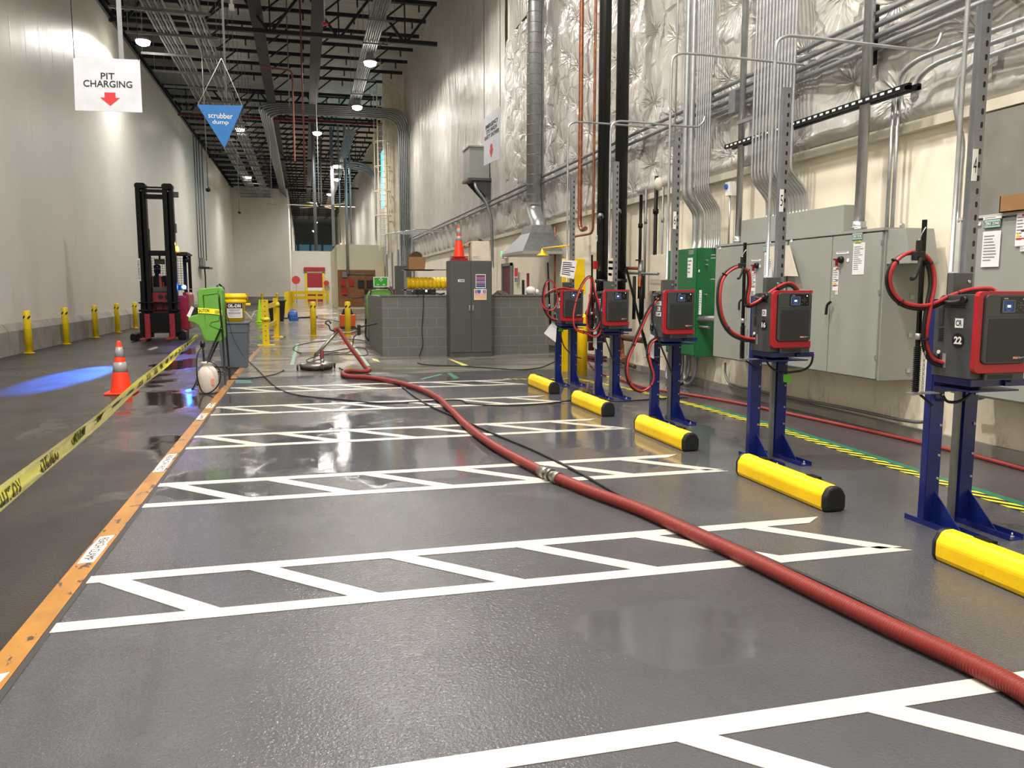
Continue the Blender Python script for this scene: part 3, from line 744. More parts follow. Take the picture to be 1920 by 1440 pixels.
    if num:
        lab('CR',yb-.185,z0+.305,.055,.052)
        c=(x0+.004,yb-.185,z0+.21)
        p=P('number_disc',M().lathe((x0+.0015,yb-.185,z0+.21),[(.041,0),(.041,.004)],28,axis='X'),blk,t)
        txt(num,(x0+.0015,yb-.185,z0+.21),(0,-1,0),(0,0,1),.042,white,p,w=.055,bold=.04,t=.0006)
    else:
        lab('REACH',yb-.185,z0+.345,.11,.042); lab('RC',yb-.19,z0+.29,.06,.042); lab('CLAMP',yb-.185,z0+.235,.11,.042)
    return t
def mast(num):
    t=thing('strut_mast','','mast')
    x=.1
    m=M().box(x-.032,.03,1.25,x-.026,.085,3.0).box(x+.026,.03,1.25,x+.032,.085,3.0).box(x-.032,.03,1.25,x+.032,.036,3.0)
    m=M().box(x-.035,.03,1.2,x+.035,.034,3.0).box(x-.035,.034,1.2,x-.031,.075,3.0).box(x+.031,.034,1.2,x+.035,.075,3.0)
    P('channel',m,strutm,t)
    s=M(); z=1.42
    while z<2.96: s.prism(rnd(.016,.034,.0075),(x+.004,.0305,z),X,Z,.002); z+=.075
    P('slots',s,blk,t)
    P('disconnect_box',M().box(-.06,.02,1.28,.075,.03,1.49).box(-.06,-.02,1.28,.075,.03,1.49),greydk,t,bevel=.003)
    P('box_latch',M().cyl((.045,-.03,1.44),(.045,-.02,1.44),.009,10),galv,t)
    if num:
        p=P('number_plate',M().box(x-.036,.026,2.02,x-.001,.030,2.2),white,t)
        txt(num,(x-.0185,.026,2.11),X,Z,.09,ink,p,w=.022,t=.0006)
    return t
KP=[(3.70,3.90),(3.70,5.85),(3.70,7.80),(3.79,9.72),(3.72,11.22)]
info=[('22','4','nearest charger, CR 22'),('16','5','second charger, CR 16'),(None,'6','third charger'),(None,None,'fourth charger'),(None,None,'farthest charger')]
where=['in front of the right edge gray cabinet','with the CR and 16 stickers','in front of the green cabinet','in front of the black riser pipes','beside the yellow posts']
st0=stand()
names=['nearest','second','third','fourth','fifth']
ch_named={}
for k,(x,y) in enumerate(KP):
    s=st0 if k==0 else copy_tree(st0)
    s.location=(x,y,0); s['group']='blue charger stands'
    s['label']=['nearest blue steel charger stand, behind the nearest yellow bumper','second blue steel charger stand, carrying the charger marked 16','third blue steel charger stand, carrying the charger by the green cabinet','fourth blue steel charger stand, in front of the black riser pipes','smallest blue steel charger stand of the near row, beside the yellow posts'][k]
cp0=charger(None,'22'); cp1=charger(None,'16'); cp2=charger(None,None)
for k,(x,y) in enumerate(KP):
    c=(cp0,cp1,cp2)[k] if k<3 else copy_tree(cp2)
    c.location=(x,y,0); c['group']='red and grey battery chargers'
    c['label']=['red edged grey battery charger marked CR 22, cut off by the right edge','red edged grey battery charger marked CR 16','red edged grey charger marked REACH RC CLAMP in front of the green cabinet','red edged grey charger marked REACH RC CLAMP in front of the black pipes','red edged grey charger with its cable coil at the left, farthest of the near row'][k]
m0=mast('4'); m1=mast('5'); m2=mast('6'); m3=mast(None)
for k,(x,y) in enumerate(KP):
    c=(m0,m1,m2,m3)[k] if k<4 else copy_tree(m3)
    c.location=(x,y,0); c['group']='slotted strut masts'
    c['label']=['slotted steel strut mast with a number 4 plate','slotted steel strut mast with a number 5 plate','slotted steel strut mast with a number 6 plate','slotted steel strut mast before the second black riser pipe','slotted steel strut mast behind the white sheet of instructions'][k]
# extra rows of the same chargers beyond the block wall
for j,y in enumerate((29.,31.4,33.8,36.2,38.6)):
    for src,lab in ((st0,'blue charger stand of the row beyond the low block wall'),(cp2,'red edged charger peeping over the low block wall'),(m3,'slotted strut mast of the row beyond the low block wall')):
        c=copy_tree(src); c.location=(3.75,y,0); c['label']=lab; c['group']={'charger_stand':'stands beyond the block wall','battery_charger':'chargers beyond the block wall'}.get(src.name.split('.')[0],'masts beyond the block wall')
# masts' conduits up and over to the wall
def px(pts,ax,val):
    f={'x':xf,'y':yf,'z':zf}[ax]; return [f(u,v,val) for u,v in pts]
def run(y,z,xm,xe,lab,r=.013,drop=1.5,end=0):
    pts=[(xm,y,drop),(xm,y,z-.14),(xm+.02,y,z-.05),(xm+.12,y,z),(xe-.12,y,z-.02)]
    pts+= [(xe-.04,y,z+.04),(xe,y,z+.14)] if end else [(xe,y,z-.02)]
    m=M(); m.tube(pts,r,8,sub=4)
    link('conduit_run',m,galv,lab,'conduit','thin conduits feeding the chargers')
run(3.99,3.9,3.72,5.0,'thin conduit rising along the number 4 mast')
run(5.95,3.42,3.72,5.3,'thin conduit from the number 5 mast arching over to the right wall',end=1,r=.014)
z2=yf(1285,100,7.9).z
run(7.9,z2,3.74,5.3,'thin conduit from the number 6 mast arching at the second conduit bank',r=.014)
z3=yf(1180,228,9.82).z; run(9.82,z3,3.83,5.15,'thin conduit from the fourth mast ending in an upturned bend',end=1,r=.014)
z4=yf(1080,228,11.3).z; run(11.32,z4,3.76,5.15,'thin conduit from the farthest near mast crossing the black pipes',r=.014)
for j,y in enumerate((29.,31.4,33.8,36.2,38.6)):
    run(y,3.5+.12*j,3.8,5.3,'thin conduit arching from the masts beyond the block wall',r=.02,drop=1.4)
# cable booms
def boom(pt,pb,lab,cut=.0,grp='cable booms'):
    pt=Vector(pt); pb=Vector(pb)
    t=thing('cable_boom',lab,'cable boom',pb,grp)
    P('rod',M().bar(pb,pt,.019,.019),blkst,t)
    m=M(); d=(pt-pb); 
    pts=[]; 
    for i in range(240):
        a=i*2*PI/10; z=i/240*.26
        pts.append(pb+d.normalized()*(z+.0)+Vector((math.cos(a)*.017,math.sin(a)*.017,0)))
    P('spring',M().tube(pts,.004,5,smooth=False),blkst,t)
    P('bracket',M().prism([(-.06,-.05),(.06,-.02),(.15,-.02),(.15,.05),(-.03,.04)],pb+Vector((0,0,-.012)),X,Y,.006),strutm,t)
    P('bracket_arm',M().bar(pb+Vector((.04,0,-.02)),pb+Vector((.12,0,-.08)),.02,.008),blkst,t)
    P('collar',M().cyl(pb+d*.31,pb+d*.31+d.normalized()*.035,.016,10),galv,t)
    ch=M()
    for i in range(9):
        z=.012+.026*i; c=pb+Vector((.03,-.02,z)); 
        ch.tube([c+Vector((.006*math.cos(a) if i%2 else 0,0 if i%2 else .006*math.cos(a),.016*math.sin(a))) for a in [2*PI*k/8 for k in range(9)]],.0022,5,smooth=False)
    P('chain',ch,galv,t)
    return t
boom(yf(1734,412,3.8),yf(1716,735,3.8),'tall black cable boom with a spring foot, left of charger CR 22')
boom(yf(1397,455,5.75),yf(1391,672,5.75),'black cable boom left of charger CR 16')
boom(yf(1174,503,7.75),yf(1216,668,7.75),'leaning black cable boom left of the third charger')
boom(yf(1110,478,9.65),yf(1110,640,9.65),'black cable boom with striped top left of the fourth charger')
boom(yf(1027,492,11.1),yf(1032,612,11.1),'black cable boom with striped top left of the farthest charger')
# charging cables
def cable(name,pts,y,r,mt,lab,par,yo=0):
    q=[yf(u,v,y+yo+.012*math.sin(i*1.3)) for i,(u,v) in enumerate(pts)]
    return P(name,M().tube(q,r,8,sub=7),mt,par)
def cableset(key,y,pb,pr,lab,r=.0108,ties=()):
    q=[yf(u,v,y+.012*math.sin(i*1.3)) for i,(u,v) in enumerate(pb)]
    t=thing('charging_cable',lab,'cable',q[0],'red and black charging cables')
    q=spline(q,7); n=len(q); q2=[]; ph0=2.6 if key in 'abe' else .3
    for i,p in enumerate(q):
        d=(q[min(i+1,n-1)]-q[max(i-1,0)]).normalized(); a=d.cross(Y).normalized(); ph=ph0+i/n*4.2
        q2.append(p+a*(math.cos(ph)*r*2.05)-Y*(abs(math.sin(ph))*r*2.05))
    P('black_lead',M().tube(q,r,8,smooth=False),cordm,t); P('red_lead',M().tube(q2,r,8,smooth=False),redc,t)
    for k in (n//7,n//3,n//2,2*n//3,6*n//7):
        c=(q[k]+q2[k])/2; d=(q[k+1]-q[k-1]).normalized(); P('cable_tie',M().cyl(c-d*.004,c+d*.004,r*2.15,10),blk,t)
    return t
B0=[(1768,687),(1745,678),(1733,655),(1731,620),(1738,570),(1744,530),(1738,495),(1722,478),(1700,476),(1676,490),(1663,520),(1668,548),(1685,568),(1710,578),(1745,577),(1780,562),(1820,550),(1855,548),(1862,552)]
R0=[(1766,696),(1742,686),(1728,660),(1727,625),(1733,575),(1738,530),(1730,500),(1714,482),(1692,482),(1668,500),(1658,528),(1665,552),(1684,574),(1712,584),(1748,580),(1780,568),(1812,552),(1845,549),(1856,553)]
t=cableset('a',3.78,B0,R0,'red and black cable pair looped on the boom beside charger CR 22')
# connector clipped on the first boom
def connector(u,v,y,lab,sc=1.,grp='black cable connectors'):
    c=yf(u,v,y)
    t=thing('cable_connector',lab,'connector',c,grp)
    P('connector_body',M().box(c.x-.03*sc,c.y-.02,c.z-.03*sc,c.x+.03*sc,c.y+.02,c.z+.02*sc).box(c.x-.012*sc,c.y-.012,c.z+.02*sc,c.x+.012*sc,c.y+.012,c.z+.08*sc),rubber,t,bevel=.004)
    P('lever',M().tube([c+Vector((0,-.02,-.01)),c+Vector((-.02*sc,-.03,-.07*sc)),c+Vector((-.045*sc,-.03,-.125*sc)),c+Vector((-.065*sc,-.03,-.13*sc))],.011*sc,8),rubber,t)
    P('hook',M().tube([c+Vector((0,0,.08*sc)),c+Vector((.01,-.01,.12*sc)),c+Vector((.03,-.01,.15*sc))],.003,5),galv,t)
connector(1722,478,3.72,'black lever connector hanging on the boom beside charger CR 22')
B1=[(1413,640),(1395,638),(1368,625),(1350,595),(1345,555),(1352,520),(1370,503),(1388,499),(1400,508),(1403,530),(1398,560),(1400,574),(1415,572),(1440,556),(1465,540),(1482,536),(1494,547)]
R1=[(1413,649),(1393,644),(1366,629),(1352,600),(1349,556),(1357,522),(1374,506),(1388,503),(1396,510),(1398,532),(1392,562),(1394,576),(1412,575),(1438,562),(1462,543),(1478,537),(1487,546)]
t=cableset('b',5.66,B1,R1,'red and black cable pair swinging between the boom and charger CR 16')
connector(1391,497,5.6,'black connector clipped to the boom beside charger CR 16',.8)
B2=[(1229,633),(1219,641),(1213,660),(1218,685),(1224,705),(1220,722),(1203,734),(1186,728),(1174,706),(1174,675),(1186,645),(1202,608),(1214,582),(1232,558),(1252,545),(1275,548)]
R2=[(1232,625),(1219,632),(1211,655),(1216,685),(1221,705),(1215,722),(1200,731),(1182,724),(1171,700),(1172,668),(1184,640),(1200,604),(1212,580),(1229,557),(1250,544),(1266,547)]
t=cableset('c',7.6,B2,R2,'red and black cable drooping to the floor left of the third charger')
B3=[(1126,612),(1118,628),(1100,623),(1080,616),(1075,600),(1077,575),(1085,545),(1098,522),(1107,518),(1110,545),(1106,575),(1103,598),(1110,618),(1122,604),(1121,575),(1113,545),(1109,520)]
R3=[(u+2,v+2) for u,v in B3]
t=cableset('d',9.5,B3,R3,'red and black cable pair doubled over the boom left of the fourth charger')
B4=[(1044,602),(1032,598),(1020,580),(1017,560),(1022,532),(1029,525),(1038,530),(1044,552),(1042,572),(1033,580),(1021,575),(1019,562),(1030,550),(1050,543),(1075,545)]
R4=[(u+1.5,v+2) for u,v in B4]
t=cableset('e',11.,B4,R4,'red and black cable coil left of the farthest charger')
# short supply leads under the chargers
for pts,y,lab in (([(1530-5,664),(1520,683),(1510,692),(1490,697),(1462,697),(1445,688),(1432,668)],5.6,'black supply lead sagging under charger CR 16'),
                  ([(1830,722),(1822,735),(1800,752),(1775,752),(1768,742)],3.8,'black supply lead sagging under the nearest charger, marked CR 22'),
                  ([(1228,556),(1222,590),(1236,640),(1256,690),(1275,735)],7.4,'black lead hanging down in front of the third charger'),
                  ([(1128,560),(1126,600),(1140,650),(1154,680),(1165,684)],9.3,'black lead hanging beside the fourth charger'),
                  ([(1050,620),(1058,650),(1078,668),(1090,672)],10.95,'black lead hanging beside the farthest charger')):
    link('supply_lead',M().tube([yf(u,v,y+.01*i) for i,(u,v) in enumerate(pts)],.009,6),cordm,lab,'cable')
# green tags and paper sheets
def sheet(name,pts,ax,val,mt,lab,cat,lines=0,th=.003,par=None):
    q=px(pts,ax,val); c=sum(q,Vector())/4; n=(q[1]-q[0]).cross(q[3]-q[0]).normalized()*th
    m=M(); m.add(q+[p+n for p in q],[(3,2,1,0),(4,5,6,7),(0,1,5,4),(1,2,6,5),(2,3,7,6),(3,0,4,7)])
    if par is None: o=thing(name,lab,cat,c); P('sheet',m,mt,o)
    else: o=P(name,m,mt,par)
    toC=(E0-c); s=-1 if n.dot(toC)<0 else 1
    f=n.normalized()*(.0015 if s<0 else 0)
    front=[p+(n*1.0 if s>0 else Vector())+n.normalized()*(.0006*s) for p in q]
    l=M()
    for i in range(lines):
        a=.12+.8*i/max(1,lines); w_=random.uniform(.5,.85)
        def at(s_,t_): return (front[0].lerp(front[1],s_)).lerp(front[3].lerp(front[2],s_),t_)
        l.add([at(.08,a),at(.08+w_,a),at(.08+w_,a+.35/lines),at(.08,a+.35/lines)],[(0,1,2,3),(3,2,1,0)])
    if lines: P('printed_lines',l,inkg if lines>3 else ink,o)
    return o
sheet('green_tag',[(1469,702),(1484,702),(1483,718),(1469,716)],'y',5.7,mat('tag_green',(110,210,60),.5),'bright green tag under charger CR 16','tag',0)
sheet('green_tag',[(1048,614),(1056,614),(1056,623),(1047,621)],'y',11.1,MATS['tag_green'],'green tag under the farthest charger','tag',0)
sh=sheet('instruction_sheet',[(1054,487),(1082,489),(1076,523),(1050,518)],'y',11.0,paper,'white printed sheet hanging on the farthest near mast','paper',7)
sheet('hanging_sheet',[(1036,603),(1044,612),(1042,642),(1020,625)],'y',11.05,paper,'white card hanging below the farthest charger boom','paper',0)
sheet('hanging_sheet',[(1113,613),(1119,615),(1119,655),(1112,650)],'y',9.6,paper,'white card tied to the stand left of the fourth charger','paper',0)
sheet('hanging_sheet',[(1218,625),(1227,630),(1226,673),(1217,668)],'y',7.65,paper,'white card tied to the stand left of the third charger','paper',0)
sheet('cream_card',[(1140,484),(1151,484),(1149,528),(1140,526)],'y',9.75,cardw,'cream card behind the fourth charger','paper',3)
# yellow wheel-stop bumpers
def bumper():
    t=thing('wheel_stop','','bumper')
    w,h=.145,.175; L=1.08
    pr=[(-.062,0),(.062,0),(.0725,.03),(.0725,.11),(.045,.163),(.02,.175),(-.02,.175),(-.045,.163),(-.0725,.11),(-.0725,.03)]
    pr=[(a*1.05,b*.93) for a,b in pr]
    P('block',M().prism([(a,b) for a,b in pr],(0,L-.02,0),X,Z,L-.06),yelr,t,bevel=.012)
    P('end_cap',M().prism([(a*.99,b*.99+.001) for a,b in pr],(0,.045,0),X,Z,.05),rubber,t,bevel=.015,label='black rubber end cap')
    P('end_cap',M().prism([(a*.99,b*.99+.001) for a,b in pr],(0,L+.005,0),X,Z,.03),rubber,t,bevel=.01)
    for yy in (.28,.86): P('recess',M().box(.012,yy-.05,.150,.06,yy+.05,.1675).box(.03,yy-.05,.12,.072,yy+.05,.15),blkst,t)
    return t
b0=bumper()
for k,(x,y) in enumerate(((3.2,2.28),(3.2,4.25),(3.2,6.2),(3.2,8.15),(3.2,10.12))):
    b=b0 if k==0 else copy_tree(b0); b.location=(x,y,0); b['group']='yellow wheel stops'
    b['label']=['yellow wheel stop cut off by the right edge, in front of the CR 22 stand','yellow wheel stop with a full black end cap, in front of the CR 16 stand','third yellow wheel stop, in front of the third charger stand','fourth yellow wheel stop, in front of the fourth charger stand','smallest yellow wheel stop, in front of the farthest charger stand'][k]
# ================================================================== right wall equipment
def label(par,c,r,u,w,h,mt,lines=0,s=None,tm=None,hh=None,name='label_plate',th=.002):
    c=Vector(c); r=Vector(r).normalized(); u=Vector(u).normalized(); n=r.cross(u)
    q=[c-r*w/2-u*h/2,c+r*w/2-u*h/2,c+r*w/2+u*h/2,c-r*w/2+u*h/2]
    m=M(); m.add([p for p in q]+[p+n*th for p in q],[(3,2,1,0),(4,5,6,7),(0,1,5,4),(1,2,6,5),(2,3,7,6),(3,0,4,7)])
    o=P(name,m,mt,par)
    if lines:
        l=M()
        for i in range(lines):
            a=h/2-h*(.12+.76*i/lines); ww=w*random.uniform(.4,.8)
            p0=c-r*w*.42+u*a+n*(th+.0003); l.add([p0,p0+r*ww,p0+r*ww-u*h*.3/lines,p0-u*h*.3/lines],[(3,2,1,0)])
        P('printed_lines',l,inkg,par)
    if s: txt(s,c+n*th,r,u,hh or h*.6,tm or ink,par,w=w*.85,t=.0005)
    return o
RW=Vector((0,-1,0))
def zz(par,x,y,z,w=.16,h=.07):
    label(par,(x,y,z),RW,Z,w,h,mat('zz_green',(34,70,58),.5)); label(par,(x-.002,y,z),RW,Z,w*.94,h*.86,mat('zz_pale',(150,180,166),.5),th=.0015)
    label(par,(x-.0035,y,z),RW,Z,w*.86,h*.4,MATS['zz_green'],th=.001)
    txt('ZERO ZONE',(x-.0046,y,z),RW,Z,h*.3,white,par,w=w*.8,bold=.02,t=.0005)
def warn(par,x,y,z,s=1.):
    label(par,(x,y,z),RW,Z,.075*s,.2*s,paper,8)
    label(par,(x-.003,y-.018*s,z+.085*s),RW,Z,.035*s,.012*s,redink,th=.0006); label(par,(x-.003,y-.018*s,z-.01*s),RW,Z,.035*s,.008*s,blk,th=.0006)
    label(par,(x-.003,y,z-.055*s),RW,Z,.065*s,.008*s,redink,th=.0006)
    tri=M().prism([(-.014*s,0),(.014*s,0),(0,.026*s)],(x-.0028,y+.018*s,z-.045*s),RW,Z,.0008); P('warning_triangle',tri,yelg,par)
    label(par,(x,y-.02*s,z-.118*s),RW,Z,.035*s,.03*s,paper,3)
fX=xf(1661,427,5.1)
CX=5.1; CY0=6.28
# big double cabinet
c1=thing('control_cabinet','wide grey two-door control cabinet with a ZERO ZONE badge','cabinet',(5.3,7.2,.55))
y1,y2,y3=CY0,xf(1562,450,CX).y,xf(1479,445,CX).y
P('body',M().box(CX+.02,y1,.55,5.52,y3,1.93),grey_el,c1,bevel=.004)
P('top_flange',M().box(CX-.01,y1-.01,1.925,5.52,y3+.01,1.95),grey_el,c1)
for a,b in ((y1+.015,y2-.006),(y2+.006,y3-.015)):
    P('door',M().box(CX-.005,a,.565,CX+.02,b,1.91),grey_el,c1,bevel=.003)
hp=xf(1560,575,CX-.01)
P('door_handle',M().tube([(CX-.04,hp.y-.02,hp.z+.05),(CX-.055,hp.y+.01,hp.z+.02),(CX-.05,hp.y+.035,hp.z-.08)],.014,8),blk,c1)
def rotary(par,u,v):
    p=xf(u,v,CX-.01); k=P('rotary_switch',M().lathe((p.x-.03,p.y,p.z),[(.03,0),(.034,.03)],16,axis='X'),blk,par)
    P('switch_lever',M().box(p.x-.05,p.y+.01,p.z-.06,p.x-.03,p.y+.03,p.z+.01).box(p.x-.045,p.y+.03,p.z-.005,p.x-.035,p.y+.07,p.z+.012),mat('lever_red',(120,20,24),.4),k)
rotary(c1,1578,487)
p=xf(1590,488,CX-.006); P('oval_badge',M().lathe((p.x-.003,p.y,p.z),[(.018,0),(.018,.003)],16,axis='X'),white,c1)
p=xf(1608,443,CX-.006); zz(c1,p.x,p.y,p.z,.15,.07)
p=xf(1608,427,CX-.006); label(c1,p,RW,Z,.09,.02,paper,1)
p=xf(1609,454,CX-.006); label(c1,p,RW,Z,.09,.025,mat('tag_lime',(170,200,60),.5),1)
p=xf(1610,485,CX-.006); label(c1,p,RW,Z,.165,.3,paper,12)
p=xf(1580,474,CX-.006); label(c1,p,RW,Z,.19,.022,paper,1)
p=xf(1567,523,CX-.006); warn(c1,p.x,p.y,p.z,1.15)
p=xf(1484,451,CX-.006); label(c1,p,RW,Z,.04,.03,paper,1)
for z in (.75,1.35,1.8): P('hinge',M().box(CX-.012,y1+.008,z,CX+.0,y1+.024,z+.04),galv,c1)
for z in (.62,.95,1.3): P('hinge',M().box(5.42,y1-.012,z,5.46,y1,z+.04),galv,c1)
# vent hood on its near side
h0=thing('side_vent_hood','grey angled vent hood on the near side of the double cabinet','vent hood',(5.3,6.1,1.68))
m=M(); 
P('hood',M().prism([(0,1.93),(-.22,1.93),(-.3,1.62),(0,1.62)],(5.14,y1-.002,0),Y,Z,.3),grey_el,h0,bevel=.003)
P('lifting_ring',M().lathe((5.25,y1-.05,1.96),[(.022,-.004),(.03,0),(.022,.004)],14,axis='Y'),galv,h0)
# left cabinet
c2=thing('control_cabinet','grey control cabinet with an open paper packet on its front, left of the double one','cabinet',(5.3,8.8,.5))
y4=xf(1404,470,CX).y; y5=9.35
P('body',M().box(CX+.02,y3+.012,.52,5.52,y5,1.93),grey_el,c2,bevel=.004)
P('top_flange',M().box(CX-.01,y3+.012,1.925,5.52,y5+.01,1.95),grey_el,c2)
for a,b in ((y3+.02,y4-.005),(y4+.005,y5-.01)): P('door',M().box(CX-.005,a,.535,CX+.02,b,1.91),grey_el,c2,bevel=.003)
rotary(c2,1420,498); p=xf(1425,499,CX-.006); P('oval_badge',M().lathe((p.x-.003,p.y,p.z),[(.018,0),(.018,.003)],16,axis='X'),white,c2)
p=xf(1418,488,CX-.006); label(c2,p,RW,Z,.2,.022,paper,1)
p=xf(1413,527,CX-.006); warn(c2,p.x,p.y,p.z,1.15)
p=xf(1436,467,CX-.006); zz(c2,p.x,p.y,p.z,.12,.06)
p=xf(1441,455,CX-.006); label(c2,p,RW,Z,.1,.022,paper,1)
p=xf(1441,498,CX-.006); label(c2,p,RW,Z,.17,.3,paper,10)
p=xf(1350,465,CX-.006); label(c2,p,RW,Z,.05,.03,paper,1)
for u,v in ((1345,478),(1345,484),(1336,524)):
    p=xf(u,v,5.12); P('toggle_latch',M().cyl((5.1,y5+.01,p.z),(5.1,y5+.12,p.z),.008,8),galv,c2)
P('door_handle',M().tube([(CX-.03,y4+.07,1.27),(CX-.05,y4+.085,1.24),(CX-.05,y4+.09,1.14)],.012,8),blk,c2)
pk=sheet('paper_packet',[(1462-22,462),(1479,460),(1495,518),(1451,517)],'x',5.02,cardw,'open cream paper packet hanging on the left grey cabinet','paper',0,th=.01)
# wireway gutter above
gy0,gy1=xf(1583,388,5.3).y,9.1
g=thing('wireway_gutter','long grey metal wireway box on top of the grey cabinets','wireway',(5.4,8,1.96))
P('gutter_body',M().box(5.3,gy0,1.955,5.52,gy1,2.24),grey_el,g,bevel=.003)
P('seam_strip',M().box(5.29,gy0,1.955,5.305,gy1,1.962),blk,g)
# green cabinet
gc=thing('control_cabinet','dark green tall wall cabinet under the first conduit bank','cabinet',(5.35,10.4,.5))
P('body',M().box(5.2,10.02,.46,5.52,10.95,1.95),green_el,gc,bevel=.004)
P('door',M().box(5.185,10.04,.48,5.2,10.93,1.93),green_el,gc,bevel=.003)
p=xf(1296,473,5.184); label(gc,p,RW,Z,.14,.06,mat('zz_grey',(120,130,126),.5),2)
p=xf(1294,502,5.184); label(gc,p,RW,Z,.15,.27,paper,4)
p=xf(1311,508,5.184); P('oval_badge',M().lathe((p.x-.003,p.y,p.z),[(.018,0),(.018,.003)],14,axis='X'),white,gc)
p=xf(1313,567,5.184); label(gc,p,RW,Z,.07,.33,paper,8)
P('stub_pipe',M().cyl((5.25,10.02,.98),(5.25,9.55,1.0),.045,12).cyl((5.25,10.02,.88),(5.25,9.75,.88),.02,8),galvd,gc)
for z in (1.32,1.72,1.78): P('latch',M().cyl((5.3,10.02,z),(5.3,9.93,z),.008,8),galv,gc)
# right edge cabinet
c3=thing('control_cabinet','grey cabinet at the right edge with a green ZERO ZONE badge','cabinet',(5.3,4.8,.55))
P('body',M().box(5.12,3.0,.55,5.52,5.42,1.95),grey_el,c3,bevel=.004)
P('door',M().box(5.1,3.0,.57,5.12,5.40,1.925),grey_el,c3); P('top_flange',M().box(5.09,3.0,1.94,5.52,5.43,1.962),mat('flange_pale',(176,176,170),.5),c3)
p=xf(1861,419,5.09); zz(c3,p.x,p.y,p.z,.155,.068)
p=xf(1861,409,5.09); label(c3,p,RW,Z,.17,.022,paper,1)
p=xf(1835,420,5.09); label(c3,p,RW,Z,.04,.026,paper,1)
p=xf(1858,467,5.09); label(c3,p,RW,Z,.165,.27,paper,9)
p=xf(1915,430,5.09); warn(c3,p.x,p.y,p.z,1.2)
# flat grey slab over the wall above it
link('grey_slab',M().box(5.45,2.9,1.965,5.5,5.62,2.82),mat('slab_grey',(118,117,109),.6,stain=((108,106,100),1.2,.5,.7)),'pale grey backing board on the wall above the right edge cabinet','board')
# open cardboard box on it
cb=thing('cardboard_box','open brown cardboard box on top of the right edge cabinet','box',(5.2,4.85,1.962))
ya,yb=4.45,5.0
P('carton',M().box(5.06,ya,1.963,5.068,yb,2.085).box(5.32,ya,1.963,5.328,yb,2.085).box(5.06,ya,1.963,5.328,ya+.008,2.085).box(5.06,yb-.008,1.963,5.328,yb,2.085).box(5.06,ya,1.963,5.328,yb,1.97),card,cb)
fm=M(); fm.add([(5.3,ya,2.085),(5.306,ya,2.085),(5.346,ya+.01,2.235),(5.34,ya+.01,2.235),(5.3,yb,2.085),(5.306,yb,2.085),(5.346,yb-.01,2.235),(5.34,yb-.01,2.235)],[(0,1,2,3),(7,6,5,4),(0,4,5,1),(1,5,6,2),(2,6,7,3),(3,7,4,0)])
P('raised_flap',fm,card,cb)
P('inner_flap',M().box(5.1,ya+.01,2.06,5.106,ya+.3,2.12),brown,cb)
# conduit banks
def bank(us,topx,botx,zb,lab,grp,zj,ztop=9.5):
    for u,r in us:
        y=xf(u,0,topx).y
        link('wall_conduit',M().tube([(topx,y,ztop),(topx,y,zj+.16),(topx+.015,y,zj+.06),(botx-.015,y,zj-.16),(botx,y,zj-.26),(botx,y,zb)],r,8,sub=3),galv,lab,'conduit',grp)
bank([(1292,.042),(1303,.042)]+[(1312.5+4.2*i,.013) for i in range(7)],5.2,5.38,1.95,'vertical steel conduit dropping with a jog into the green cabinet','conduit bank over the green cabinet',2.62)
bank([(1421+6.2*i,.0165) for i in range(13)],5.2,5.42,2.24,'vertical steel conduit dropping with a jog into the grey wireway','conduit bank over the wireway',2.62)
for y0_,y1_,z in ((9.95,11.1,3.45),(8.1,9.15,3.4)):
    link('strut_bar',M().box(5.22,y0_,z,5.25,y1_,z+.04),strutm,'strut bar clamping the '+('first' if y0_>9 else 'second')+' conduit bank','strut')
def vpipe(u,v,x,r,zb,zt,mt,lab,cat='conduit',name='wall_conduit',grp=None,fit=0):
    y=xf(u,v,x).y
    t=thing(name,lab,cat,(x,y,zb),grp)
    P('tube',M().cyl((x,y,zb),(x,y,zt),r,14),mt,t)
    if fit: P('fitting',M().cyl((x,y,zb),(x,y,zb+.1),r*1.25,12).cyl((x,y,zb+.03),(x,y,zb+.05),r*1.5,12),galv,t)
    return t
vpipe(1622,200,5.28,.05,1.95,12,galv,'thick galvanised pipe rising from the double cabinet',fit=1)
vpipe(1664,400,5.4,.018,1.95,3.2,galv,'left of two thin conduits rising from the double cabinet')
vpipe(1674,400,5.4,.018,1.95,3.2,galv,'right of two thin conduits rising from the double cabinet')
vpipe(1392,200,5.3,.04,1.95,12,galv,'galvanised pipe between the two conduit banks',fit=1)
vpipe(1268,150,5.3,.014,1.96,9,galv,'very thin conduit left of the first conduit bank')
# long horizontal runs
for i,z in enumerate((3.98,3.88,3.78,3.68)):
    link('horizontal_conduit',M().cyl((5.34,-2,z),(5.34,10.0,z),.028,10),galv,['topmost','second','third','lowest'][i]+' of the four near horizontal conduits high on the right wall','conduit','near horizontal conduits')
for i,z in enumerate((3.93,3.8)):
    link('horizontal_conduit',M().cyl((5.34,10.0,z),(5.34,43,z),.03,10),galvd,['upper','lower'][i]+' of the two long conduits running along the quilted wall','conduit','long horizontal conduits')
link('strut_bar',M().box(5.36,6.9,3.55,5.42,6.96,4.1),blkst,'black strut upright behind the near horizontal conduits','strut')
for i,(ze,yb,lab) in enumerate(((3.42,6.5,'uppermost'),(3.33,6.28,'middle'),(3.24,5.78,'lowest'))):
    pts=[(5.33,-2,ze),(5.33,yb-.45,ze),(5.33,yb-.2,ze-.02),(5.34,yb-.03,ze-.1),(5.34,yb,ze-.25)]
    if i<2: pts+=[(5.34,yb,3.17)]
    else: pts+=[(5.34,yb+.0,2.9),(5.38,yb+.0,2.75),(5.42,yb,2.62),(5.42,yb,2.4),(5.42,yb,1.96)]
    link('bent_conduit',M().tube(pts,.024,8,sub=4),galv,lab+' of the three conduits turning down above the right cabinets','conduit','bent conduits')
